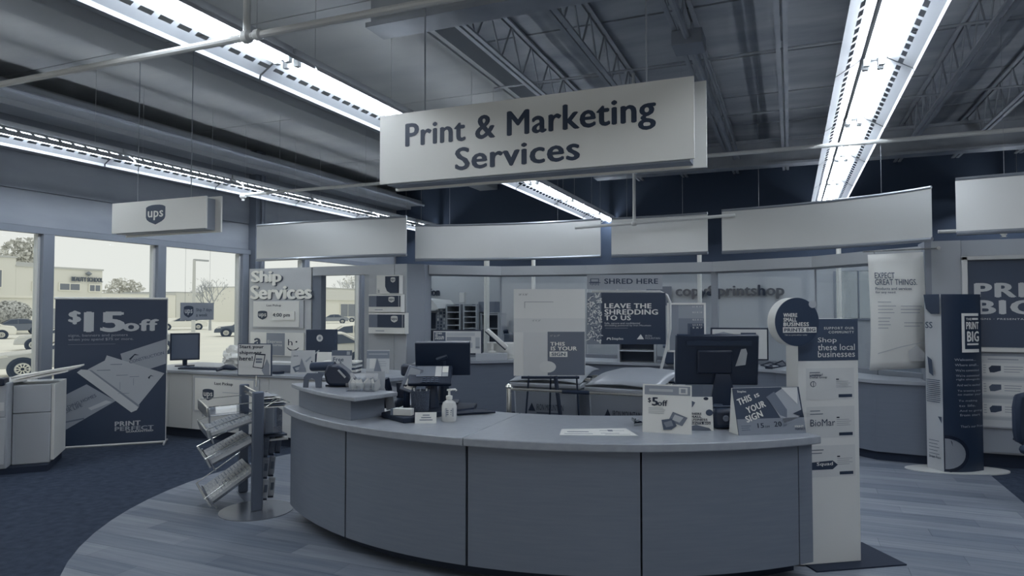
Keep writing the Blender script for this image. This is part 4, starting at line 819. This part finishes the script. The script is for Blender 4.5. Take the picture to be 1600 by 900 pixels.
for i in range(7): MB().tube([(0, .03 + .07 * i, .0), (.1, .03 + .07 * i, .06 + .004 * i), (.2, .03 + .07 * i, .03)], .004, 5).build('wire', CHROME, o)
for i in range(6): box('leaflet', .0, .02 + .02 * i, .015 * i, .17, .3 + .02 * i, .015 * i + .004, M((.9, .3, .8, .2, .95, .7)[i], .6), o, 0, rot('Z', -8 + 4 * i))
o = thing('clear_pocket', 'clear pocket with grey leaflets on the right side of the rack', 'pocket', (0, 0, 0)); o.matrix_world = rkm @ Matrix.Translation((.05, .05, .6))
box('front_sheet', .14, 0, 0, .145, .3, .18, G_ACR, o); box('base_sheet', 0, 0, -.006, .145, .3, 0, M(.3, .4), o); box('leaflets', .02, .02, .001, .08, .28, .2, M(.55, .6), o)
for i in range(2): box('lower_leaflet', .0, .03, -.07 + .03 * i, .2, .27, -.055 + .03 * i, M(.85 - .5 * i, .6), o, 0, rot('Z', 6 * i))
for r_ in range(3):
    for k in range(2 if r_ < 2 else 3):
        z = .08 + .17 * r_; o = thing('rolled_brochure', 'folded brochure hanging on the right of the rack, %s row, %s' % (('lowest', 'middle', 'upper')[r_], ('nearest the post', 'second from the post', 'farthest from the post')[k]), 'brochure', (0, 0, 0), 0, 'brochures on the right of the rack')
        o.matrix_world = rkm @ Matrix.Translation((.065 + .06 * k, .08 + .05 * k, z)) @ Matrix.Rotation(R(6), 4, 'Y')
        MB().prism([(-.024, 0), (.024, 0), (.024, .15), (-.024, .15)], -.018, .018).build('fold', M((.74, .6, .42)[r_], .6, 0, .05, (60, 60, 20)), o, True, .01); box('dark_foot', -.02, -.014, -.012, .02, .014, 0, BLACK, o); box('print_block', -.012, -.0195, .05, .012, -.0185, .11, M(.4, .6), o)
st = thing('shipment_sign', 'dark framed sign asking to start a shipment, standing above the magazine rack', 'sign', (-4.14, 4.4, .947), 16)
MB().tube([(0, 0, 0), (0, 0, .1)], .005, 6).build('stem', CHROME, st); box('frame', -.165, -.006, .09, .135, .008, .36, M(.28, .4), st, .003); box('panel', -.157, -.0085, .098, .127, -.0065, .352, M(.86, .4), st)
B = Board(st, (358, 540, 411, 586), -.165, .09, .135, .36, -.0085)
for s, y, x1 in (('Start your', 542, 399), ('shipment', 550.5, 396), ('here!', 558, 382)): B.text(s, 361, y, x1, y + 6.5, INK, 1, .04)
B.poly('phone_outline', [(386, 554), (402, 555), (398, 576), (382, 574)], INK, 1); B.poly('phone_screen', [(387, 556), (400.5, 556.8), (397, 574.5), (383.5, 573)], M(.86, .4), 2); B.lines('phone_print', 387, 561, 398, 2, 4, 2.6, M(.5, .5), 3); B.poly('hand_print', [(399, 572), (404, 562), (408, 570), (408, 585), (400, 585), (396, 578)], M(.6, .5), 1)

# ------------------------------------------------------------------ right hand displays
ks = thing('community_stand', 'slim white column listing local businesses at the right counter end', 'stand', (.04, 4.56, 0), 33)
box('column_body', 0, 0, .015, .42, .13, 1.535, M(.86, .45), ks, .003); box('base_plate', .04, -.1, 0, .66, .3, .015, BLK_MATTE, ks)
B = Board(ks, (1243, 500, 1348, 888), 0, .015, .42, 1.535, 0)
B.rect('header', 1243, 500, 1348, 567, M(.3, .4)); B.text('SUPPORT OUR', 1288, 513, 1341, 517, PAPER, 2, .03, spacing=1.2); B.text('COMMUNITY', 1296, 519.5, 1341, 523.5, PAPER, 2, .03, spacing=1.2)
for s, y, x1 in (('Shop', 530, 1310), ('these local', 540.5, 1342), ('businesses', 551.5, 1342)): B.text(s, 1277, y, x1, y + 10, PAPER, 2, -.004)
for i, y in enumerate((579, 640, 702)):
    B.rect('business_card', 1256, y, 1340, y + 50, M(.82, .45)); B.lines('print_lines', 1262, y + 6, 1285, 2, 5, 1.4, M(.5, .5), 2); B.lines('print_lines', 1308, y + 21, 1336, 4, 3, .8, M(.65, .5), 2); B.rect('button', 1312, y + 42, 1336, y + 47, M(.2, .5), 2); B.rect('quote_mark', 1308, y + 17, 1313, y + 19, INK, 2)
B.text('Longwood\nDental Group', 1262, 587, 1292, 596, M(.3, .5), 3, .01); B.disc('round_logo', 1268, 604, 5, 4.6, M(.3, .5), 2); B.disc('round_logo_inner', 1268, 604, 4, 3.7, M(.82, .45), 3); B.rect('logo_bar', 1267.5, 600, 1268.5, 608, M(.3, .5), 4)
B.text('BioMar', 1262, 660, 1305, 671, M(.25, .5), 3, 0); B.poly('dark_logo', [(1262, 728), (1300, 726), (1309, 733), (1300, 740), (1262, 740)], M(.2, .5), 2); B.text('Squad', 1272, 728, 1300, 735, PAPER, 3, .02)
dr = thing('round_sign', 'round dark sign with a deep white rim on the community stand corner', 'sign', (.035, 4.453, 1.2), 33)
mxd = Matrix.Translation((0, 0, .318)) @ Matrix.Rotation(R(90), 4, 'X')
MB().lathe([(.143, -.083), (.148, -.081), (.148, -.002), (.144, 0)], 48, mxd).build('rim', M(.9, .45), dr)
MB().lathe([(.001, 0.001), (.1475, .001), (.1475, .003), (.001, .003)], 48, mxd).build('face', M(.22, .4), dr)
B = Board(dr, (1207, 465, 1283, 540), -.148, .17, .148, .466, -.0035)
for s, y, x1 in (('WHERE', 489, 1245), ('SMALL', 496, 1244), ('BUSINESS', 503, 1265)): B.text(s, 1221, y, x1, y + 6, PAPER, 1, .05)
B.rect('word_box', 1220, 510.5, 1278, 519, PAPER, 1); B.text('PRINTS BIG', 1222, 512, 1276, 517.5, M(.25, .5), 2, .04); B.text('Talk to a print advisor today.', 1223, 521.5, 1262, 524, PAPER, 1, .0); B.disc('small_badge', 1272, 475, 7, 6, M(.7, .5))
# lens-shaped column sign
lc = thing('column_sign', 'tall lens-shaped column sign, dark on one face, on a white oval base', 'sign', (1.5, 8.0 - .13, 0), 16)
def lens(a0, b0, n=10):
    fr = [(-.26 + .52 * i / n, -b0 * math.sin(math.pi * i / n)) for i in range(n + 1)]
    return fr
MB().slab([(.48 * math.cos(R(a)) , .2 * math.sin(R(a))) for a in range(0, 360, 8)], 0, .012).build('oval_base', M(.86, .4), lc)
hgt = 1.74; xs_ = -.18
front = [(xs_ + .42 * i / 10, -.13 + .11 * (i / 10) ** 2 - .02 * math.sin(math.pi * i / 10)) for i in range(11)]
left = [(-.25 + .07 * i / 4, .04 - .17 * (i / 4) ** 1.2) for i in range(5)]
def ribbon(pts, z0, z1, th, name, mat):
    mb = MB(); n = len(pts); vs = []
    for x, y in pts: vs += [(x, y, z0), (x, y, z1), (x, y + th, z0), (x, y + th, z1)]
    fs = []
    for i in range(n - 1): k = 4 * i; l = k + 4; fs += [(k, l, l + 1, k + 1), (k + 2, k + 3, l + 3, l + 2), (k + 1, l + 1, l + 3, k + 3), (k, k + 2, l + 2, l)]
    mb.add(vs, fs + [(0, 1, 3, 2), (4 * n - 4, 4 * n - 2, 4 * n - 1, 4 * n - 3)]); return mb.build(name, mat, lc)
ribbon(front, .013, hgt, .006, 'dark_face', M(.17, .4)); ribbon(left, .013, hgt, .006, 'pale_face', M(.76, .4)); ribbon([(-.25, .046), (-.05, .1), (.24, .0)], .013, hgt, .005, 'rear_face', M(.5, .5))
def on_front(o):
    if len(o.data.vertices) == 4:
        bq = bmesh.new(); bq.from_mesh(o.data); bmesh.ops.subdivide_edges(bq, edges=bq.edges[:], cuts=6, use_grid_fill=True); bq.to_mesh(o.data); bq.free()
    for v in o.data.vertices:
        u = max(0, min(1, (v.co.x - xs_) / .42)); v.co.y += -.13 + .11 * u * u - .02 * math.sin(math.pi * u)
B = Board(lc, (1460, 460, 1515, 727), xs_, .013, .24, hgt, -.004); k0 = set(lc.children)
B.rect('logo_box', 1484, 489, 1510, 548, PAPER); B.rect('logo_core', 1488, 493, 1510, 543, M(.17, .4), 2); B.text('THE', 1490, 496, 1498, 499.5, PAPER, 3, .04); B.rect('logo_bar', 1499, 496, 1509, 499, PAPER, 3); B.text('PRINT', 1490, 502, 1510, 513, PAPER, 3, .05); B.text('BIG', 1491, 516, 1510, 532, PAPER, 3, .05); B.rect('logo_bar', 1491, 534.5, 1509, 537, PAPER, 3)
for i, (s, y) in enumerate((('Welcome...', 557), ('Where small...', 565), ("We're committed", 573), ("We're committed", 581), ('right alongside', 587), ("And we're excited", 595), ('To treating you', 604), ('no matter your', 610), ('To making', 619), ('to life.', 626), ('And to giving', 634), ('from start', 640), ("That's our Print", 657))): B.text(s, 1474 + i * .5, y, 1474 + i * .5 + min(34, 3 * len(s)), y + 3.6, M(.72, .5), 1, .01)
nn = 16; B.poly('half_disc', [(1461, 672)] + [(1461 + 30 * math.sin(math.pi * i / nn), 700 - 28 * math.cos(math.pi * i / nn)) for i in range(1, nn)] + [(1461, 728 - 4)], M(.05, .5), 1); B.poly('half_disc', [(1461, 677)] + [(1461 + 25 * math.sin(math.pi * i / nn), 700 - 23 * math.cos(math.pi * i / nn)) for i in range(1, nn)] + [(1461, 723)], M(.62, .4), 2)
for o in lc.children:
    if o not in k0: on_front(o)
ang_l = math.degrees(math.atan2(-.17, .07))
plane = Matrix.Translation((-.252, .035, 0)) @ Matrix.Rotation(R(ang_l), 4, 'Z')
B = Board(lc, (1438, 460, 1460, 727), 0, .013, .18, hgt, -.014); k0 = set(lc.children)
B.poly('dark_corner', [(1438, 460), (1460, 460), (1460, 490), (1448, 490), (1441, 482)], M(.2, .5)); B.text('SS', 1440, 502, 1450, 512, M(.3, .5), 1, .03); B.lines('striped_shirt', 1440, 590, 1459, 12, 3, 1.2, M(.3, .5), 1, .05); B.poly('dark_print', [(1442, 555), (1448, 560), (1450, 585), (1444, 580)], M(.3, .5)); B.poly('dark_print', [(1455, 645), (1460, 645), (1460, 655)], M(.3, .5)); B.lines('sketch_print', 1442, 682, 1458, 6, 5, .8, M(.3, .5), 1, .3); B.text('Dream Team', 1442, 705, 1458, 709, INK, 1, .02)
for o in lc.children:
    if o not in k0: o.data.transform(plane)
# paper banner hung from the beam
eb = thing('paper_banner', 'long white paper banner hanging from the beam at the right glass', 'banner', (.75, 7.86, 0), 20)
mb = MB(); vs = []; n = 14
def ebx(z): k = (z - .95) / 1.2; return .06 * math.sin((1 - k) * 2.2) - .05 * (1 - k) ** 2
for i in range(n + 1):
    z = 2.16 - 1.2 * i / n
    for j in range(5): vs.append((.56 * j / 4 + .02 * (1 - i / n) * 0, -ebx(z) + .015 * math.sin(j * 1.5 + i * .3) * (1 - i / n), z + .025 * j / 4))
mb.add(vs, [(i * 5 + j, i * 5 + j + 1, i * 5 + j + 6, i * 5 + j + 5) for i in range(n) for j in range(4)])
s_ = mb.build('sheet', M(.9, .35), eb); so = s_.modifiers.new('thick', 'SOLIDIFY'); so.thickness = .003
MB().tube([(-.05, .0, 2.19), (.72, .02, 2.225)], .008, 6).build('hanger_rod', CHROME, eb); MB().lathe([(.02, 0), (.02, .02)], 10, Matrix.Translation((.72, .02, 2.225)) @ Matrix.Rotation(R(90), 4, 'X')).build('rod_cap', CHROME, eb)
B = Board(eb, (1355, 398, 1441, 576), 0, .95, .56, 2.17, -.012); k0 = set(eb.children)
B.text('EXPECT', 1362, 427, 1393, 436, M(.35, .5), 1, .02); B.text('GREAT THINGS.', 1362, 437, 1427, 446, M(.35, .5), 1, .02); B.text('Products and services', 1362, 449, 1418, 453.5, M(.35, .5), 1, .02); B.text('for any need.', 1362, 455, 1394, 459.5, M(.35, .5), 1, .02)
for a, b, c, n_ in ((1365, 471, 1389, 1), (1365, 477, 1393, 3), (1400, 477, 1434, 3), (1365, 495, 1385, 4), (1405, 502, 1436, 2)): B.lines('print_lines', a, b, c, n_, 5, 1, M(.65, .5), 1)
B.poly('line_drawing', [(1365, 548), (1400, 538), (1438, 530), (1438, 531), (1400, 539.5), (1365, 549.5)], M(.78, .5), 1); B.poly('line_drawing', [(1412, 545), (1424, 535), (1438, 548), (1436, 560), (1414, 560)], M(.82, .5), 1)
for o in eb.children:
    if o not in k0:
        for v in o.data.vertices: v.co.y -= ebx(v.co.z) + .006
# framed wall poster and price board
pg = thing('framed_poster', 'large navy framed poster with bold pale capitals on the right wall', 'poster', (1.62, 8.14, 1.16))
FR = M(.78, .3, .6)
for a, b, c, d in ((0, 0, .055, .97), (0, 0, 1.9, .05), (0, .93, 1.9, .975), (1.85, 0, 1.9, .97)): box('frame_bar', a, -.045, b, c, 0, d, FR, pg, .006)
box('sheet', .055, -.02, .05, 1.85, -.01, .93, M(.26, .4), pg)
B = Board(pg, (1513, 402, 1600, 546), .055, .05, .52, .93, -.02); PLT = M(.8, .5)
B.text('PRINT', 1523, 440, 1523 + 168, 464, PLT, 1, .09); B.text('BIG', 1524, 468, 1524 + 98, 492, PLT, 1, .09); B.text('SIGNS · PRESENTATIONS · BANNERS', 1525, 498, 1525 + 150, 501, PLT, 1, .02, spacing=1.15)
pbd = thing('price_board', 'pale price board with product pictures under the framed poster', 'board', (1.76, 8.125, .42))
box('panel', 0, -.01, 0, 1.4, 0, .7, M(.8, .45), pbd); box('bottom_rail', 0, -.02, -.015, 1.4, 0, .0, M(.7, .4), pbd)
B = Board(pbd, (1526, 556, 1600, 668), 0, 0, .38, .7, -.01)
B.lines('print_lines', 1540, 560, 1595, 1, 4, 1.5, M(.6, .5))
for i, y in enumerate((567, 597, 631)):
    B.rect('row_card', 1530, y, 1605, y + 20, M(.86, .45)); B.lines('print_lines', 1532, y + 3, 1537, 4, 4, 1, M(.6, .5), 2); B.poly('product_picture', [(1541, y + 8), (1546, y + 4), (1561, y + 4), (1561, y + 12), (1550, y + 15), (1543, y + 15)], M((.15, .35, .25)[i], .5), 2); B.lines('print_lines', 1566, y + 5, 1600, 3, 4, 1, M(.6, .5), 2); B.rect('row_strip', 1530, y + 22, 1605, y + 27, M(.72, .5))
oc = thing('office_chair', 'dark chair cut by the right picture edge below the framed poster', 'chair', (1.98, 6.75, 0), 60)
MB().prism([(-.2, .5), (.2, .5), (.24, .6), (.24, .8), (.18, .9), (-.18, .9), (-.24, .8), (-.24, .6)], .18, .24).build('backrest', M(.16, .7), oc, True, .03); box('seat', -.23, -.22, .42, .23, .2, .49, M(.16, .7), oc, .03)
MB().tube([(0, .2, .46), (0, .28, .5), (0, .24, .6)], .02, 8).build('back_bar', BLACK, oc); MB().tube([(0, 0, .08), (0, 0, .42)], .025, 8).build('gas_column', BLACK, oc)
for k in range(5):
    a = R(72 * k); MB().tube([(0, 0, .1), (.24 * math.cos(a), .24 * math.sin(a), .06)], .018, 6).build('base_leg', BLACK, oc); MB().lathe([(.015, -.015), (.03, -.012), (.03, .012), (.015, .015)], 10, Matrix.Translation((.24 * math.cos(a), .24 * math.sin(a), .03)) @ Matrix.Rotation(R(90), 4, 'X')).build('caster', BLACK, oc)

# sign hanging in the corner window
wg = thing('window_sign', 'small grey hanging sign with a shield about shipping every day, on the window', 'sign', (-8.55, 7.5, 1.42), 90)
box('panel', 0, -.006, 0, .63, .006, .27, M(.62, .5), wg)
for x in (.08, .55): MB().tube([(x, 0, .27), (x, 0, 1.12)], .002, 4).build('string', M(.4, .5), wg)
B = Board(wg, (282, 471, 342, 499), 0, 0, .63, .27, -.006); B.shield(287, 476, 304, 495, M(.2, .5), M(.8, .5)); B.text('Ship 7 days', 309, 480, 338, 486.5, M(.2, .5), 1, .02); B.text('a week', 309, 488, 330, 493.5, M(.2, .5), 1, .02)

# ------------------------------------------------------------------ outside
GZ = -.35  # outdoor tones below are raised towards white to paint in glare
struct(box('floor_outside', -260, -80, -.5, -11.6, 260, GZ, M(.98, .95, 0, .02, (.3, .3, .3))))
struct(box('floor_walkway', -11.6, -80, -.5, -8.9, 260, -.12, M(.96, .9)))
struct(box('floor_behind', -8.9, 13.8, -.5, 60, 140, -.12, M(.85, .95)))
WGL = M(.55, .2)
def building(name, lab, loc, parts, wins):
    t = thing(name, lab, 'building', loc)
    for (y0, y1, z1, d, tn_) in parts: box('wall_block', -d, y0, GZ, 0, y1, z1, M(tn_, .85), t); box('parapet', -d - .05, y0 - .05, z1, .12, y1 + .05, z1 + .15, M(tn_ - .12, .8), t)
    for (y0, y1, z0, z1) in wins:
        f = box('window', .02, y0, z0, .12, y1, z1, M(.98, .6), t)
        box('pane', .121, y0 + .1, z0 + .1, .14, (y0 + y1) / 2 - .05, z1 - .1, WGL, f); box('pane', .121, (y0 + y1) / 2 + .05, z0 + .1, .14, y1 - .1, z1 - .1, WGL, f)
    return t
bs = building('school_building', 'pale two-storey building with raised lettering across the car park', (-61, 0, 0), [(36.7, 44.5, 5.2, 18, .95), (22, 36.69, 5.9, 17, .95)], [(38.0, 38.9, 3.1, 3.95), (40.3, 42.3, 3.2, 3.95), (43.1, 44.3, 3.15, 3.9), (33.4, 35.6, 3.3, 4.9)])
box('lower_wall', .0, 22, GZ, .5, 44.5, 2.5, M(.96, .85), bs); box('ledge', .0, 22, 2.5, .7, 44.5, 2.7, M(.98, .8), bs); box('doorway', .5, 38.4, GZ, .56, 39.8, 1.6, M(.7, .6), bs); box('roof_box', -8, 40, 5.2, -6, 42, 6.0, M(.85, .8), bs)
me = text_mesh('BEAUTY SCHOOL', 3.0, .42, .045, .1); me.transform(Matrix.Translation((.14, 41.4, 4.1)) @ Matrix.Rotation(R(90), 4, 'Z')); link('lettering', me, M(.45, .5), bs, False)
MB().lathe([(.04, 0), (.3, .2), (.04, .42)], 8, Matrix.Translation((.2, 43.0, 4.65))).build('flower_emblem', M(.6, .5), bs)
b2 = building('low_building', 'long low pale building at the far end of the car park', (-120, 0, 0), [(80, 104, 4.4, 16, .97), (104.1, 130, 5.0, 16, .9)], [(108, 111, 1.2, 3), (114, 117, 1.2, 3), (120, 123, 1.2, 3)])
b3 = building('white_building', 'white flat-roofed building seen through the narrow opening', (-66, 0, 0), [(76, 125, 4.7, 16, .95)], [(88, 92, .2, 2.4)])
box('upper_band', 0, 76, 2.9, .4, 125, 4.5, M(.9, .8), b3); box('grey_bay', .0, 94, GZ, .5, 110, 2.9, M(.78, .8), b3)
def tree(loc, h, r, lab, n=2200, tone=.55, leaf=.16, seed=1, bare=False):
    t = thing('tree', lab, 'tree', loc); rn = random.Random(seed)
    mb = MB(); tips = []
    def br(p, d, l, rad, k):
        q = p + d * l; mb.tube([p, q], [rad, rad * .65], 5, False)
        if k == 0: tips.append(q); return
        for _ in range(3):
            e = (d + Vector((rn.uniform(-1, 1), rn.uniform(-1, 1), rn.uniform(-.15, .7))) * .75).normalized(); br(q, e, l * rn.uniform(.6, .8), rad * .6, k - 1)
    br(Vector((0, 0, -.1)), Vector((0, 0, 1)), h * .3, h * .028, 5 if bare else 3)
    mb.build('trunk_and_branches', M(.72, .8), t)
    vs = []; fs = []
    for i in range(n):
        while True:
            p = Vector((rn.uniform(-1, 1), rn.uniform(-1, 1), rn.uniform(-1, 1)))
            if .1 < p.length < 1 and noise.noise(p * 2.2 + Vector((seed, 0, 0))) > -.18: break
        c = Vector((p.x * r, p.y * r, h - r * .8 + p.z * r * .8)); a = Vector((rn.uniform(-1, 1), rn.uniform(-1, 1), rn.uniform(-1, 1))).normalized() * leaf; b = a.cross(Vector((rn.random(), rn.random(), rn.random()))).normalized() * leaf * .7
        k = len(vs); vs += [c - a, c + b, c + a, c - b]; fs.append((k, k + 1, k + 2, k + 3))
    if n:
        f = MB().add(vs, fs).build('foliage', M(tone, .8), t, False, fix=False); f['kind'] = 'stuff'
    return t
tree((-95, 58.5, GZ), 11.5, 3.0, 'leafy tree rising behind the pale two-storey building', 1500, .9, .3, 2)
tree((-47.8, 45.1, GZ), 5.0, 1.9, 'bare branching tree beside the tall lamp post', 160, .85, .08, 4, True)
for k, (x, y, h, lab) in enumerate(((-142, 88, 8.5, 'left'), (-142, 97, 7.8, 'middle'), (-142, 109, 9.0, 'right'))): tree((x, y, GZ), h, 4.2, 'distant leafy tree over the low building, %s of three' % lab, 700, .92, .5, 10 + k)
tree((-92, 128, GZ), 10, 3.0, 'thin tree above the white building in the narrow opening', 250, .88, .25, 21, True)
sbh = thing('round_shrub', 'clipped round shrub in front of the pale two-storey building', 'shrub', (-57.5, 34.2, GZ)); rn = random.Random(9); vs = []; fs = []
for i in range(2500):
    p = Vector((rn.gauss(0, 1), rn.gauss(0, 1), rn.gauss(0, 1))).normalized() * rn.uniform(.85, 1); c = Vector((p.x * 1.5, p.y * 1.5, 1.6 + p.z * .95)); a = Vector((rn.uniform(-1, 1), rn.uniform(-1, 1), rn.uniform(-1, 1))).normalized() * .12; b = a.cross(p).normalized() * .1; k = len(vs); vs += [c - a, c + b, c + a, c - b]; fs.append((k, k + 1, k + 2, k + 3))
f = MB().add(vs, fs).build('foliage', M(.85, .8), sbh, False, fix=False); f['kind'] = 'stuff'; MB().lathe([(.7, .85), (1.25, 1.1), (1.35, 1.6), (1.0, 2.2), (.2, 2.45)], 14).build('inner_mass', M(.8, .9), sbh); MB().tube([(0, 0, 0), (0, 0, 1.0)], .12, 6).build('stem', M(.5, .8), sbh)
lpst = thing('lamp_post', 'tall pale car park lamp post seen in the third window', 'lamp post', (-32.8, 29.7, GZ)); MB().tube([(0, 0, 0), (0, 0, 4.85)], [.12, .08], 8).build('pole', M(.85, .5), lpst); box('arm_head', -.1, 0, 4.8, .1, 1.0, 4.9, M(.75, .5), lpst); MB().lathe([(.3, 0), (.3, .5), (.2, .55)], 12).build('concrete_foot', M(.88, .8), lpst)

def car_proto():
    t = thing('parked_car', 'x', 'car'); L, Wd = 4.5, .88
    prof = [(-2.25, .35), (-2.2, .62), (-2.0, .8), (-1.0, .92), (-.3, 1.38), (.25, 1.45), (.9, 1.42), (1.55, 1.05), (2.1, .98), (2.25, .75), (2.22, .35)]
    def wid(z): return Wd if z < .95 else Wd - (z - .95) * .42
    n = len(prof); vs = [(x, -wid(z), z) for x, z in prof] + [(x, wid(z), z) for x, z in prof]
    arch = lambda cx: None
    fs = [(i, (i + 1) % n, (i + 1) % n + n, i + n) for i in range(n)]
    MB().add(vs, fs + [tuple(range(n - 1, -1, -1)), tuple(range(n, 2 * n))]).build('body', M(.6, .25, .3), t, True, .05)
    G = M(.3, .1)
    for s in (-1, 1):
        for pts in ([(-.85, .97), (-.25, 1.33), (.2, 1.38), (.2, .98)], [(.27, .98), (.27, 1.38), (.82, 1.35), (1.35, 1.03)]):
            MB().add([(x, s * (wid(z) + .012), z) for x, z in pts], [(0, 1, 2, 3)]).build('side_window', G, t, False)
        MB().add([(x, s * (Wd + .006), z) for x, z in ((-2.05, .7), (-1.75, .74), (-1.8, .82), (-2.02, .78))], [(0, 1, 2, 3)]).build('lamp', M(.9, .2), t, False)
    MB().add([(-1.02, -.72, .95), (-.34, -.62, 1.37), (-.34, .62, 1.37), (-1.02, .72, .95)], [(0, 1, 2, 3)], Matrix.Translation((-.02, 0, .012))).build('windscreen', G, t, False); MB().add([(1.5, -.7, 1.09), (.93, -.62, 1.4), (.93, .62, 1.4), (1.5, .7, 1.09)], [(0, 1, 2, 3)], Matrix.Translation((.02, 0, .012))).build('rear_window', G, t, False)
    for x in (-1.4, 1.4):
        for s in (-1, 1):
            mx = Matrix.Translation((x, s * .8, .33)) @ Matrix.Rotation(R(90), 4, 'X')
            wh = MB().lathe([(.2, -.11), (.3, -.11), (.33, -.08), (.33, .08), (.3, .11), (.2, .11)], 20, mx).build('wheel', M(.2, .7), t)
            rim = MB().lathe([(.05, -.1), (.21, -.115), (.21, .115), (.05, .1)], 16, mx); rim.build('rim', M(.85, .3, .4), wh)
            mb = MB()
            for k in range(10):
                a = R(36 * k); mb.tube([(x + .05 * math.cos(a), s * .92, .33 + .05 * math.sin(a)), (x + .19 * math.cos(a), s * .92, .33 + .19 * math.sin(a))], .018, 4)
            mb.build('spokes', M(.95, .3), wh)
            mb = MB(); mb.lathe([(.34, -.02), (.4, -.02), (.4, .02), (.34, .02)], 20, Matrix.Translation((x, s * .875, .33)) @ Matrix.Rotation(R(90), 4, 'X')); mb.build('wheel_arch', M(.25, .6), t)
    return t
cars = [((-19.7, 13.6), 58, .85, 'silver sedan parked nearest outside the left window'), ((-54.6, 32.8), 62, .5, 'dark sedan parked behind the silver one near the round shrub'), ((-47.7, 26.4), 60, .97, 'white car behind the silver sedan at the left picture edge'), ((-32.3, 21.8), 58, .85, 'light grey car between the silver and the dark sedan'),
        ((-26.2, 20.4), 52, .7, 'grey car beside the roll-up banner outside the third window'), ((-51.8, 45.7), 49, .97, 'white car under the hanging window sign, left one'), ((-43.5, 47.9), 45, .93, 'white car under the hanging window sign, right one'), ((-35.6, 36.8), 44, .4, 'dark car at the right edge of the third window'),
        ((-19.7, 27.0), 36, .97, 'white car behind the nearest one in the narrow opening'), ((-14.4, 18.0), 42, .93, 'white car nearest the narrow opening'), ((-56.0, 73.1), 37, .6, 'grey car in the far row of the narrow opening, left one'), ((-58.1, 82.5), 35, .75, 'silver car in the far row of the narrow opening, right one')]
cars = [(p + (GZ,), a, b, c) for p, a, b, c in cars]
c0 = None
for loc, rz, tn_, lab in cars:
    if c0 is None:
        c0 = car_proto(); c0.location = loc; c0.rotation_euler = (0, 0, R(rz)); c0['label'] = lab; c0['group'] = 'parked cars outside'; c0.scale = (.92, .92, .82); k = c0
        for o in k.children:
            if o.name.startswith('body'): body_me = o.data; o.data.materials[0] = M(tn_, .25, .3)
    else:
        k = dup(c0, loc, rz, lab)
        for o in k.children:
            if o.name.startswith('body'): o.data = body_me.copy(); o.data.materials[0] = M(tn_, .25, .3)
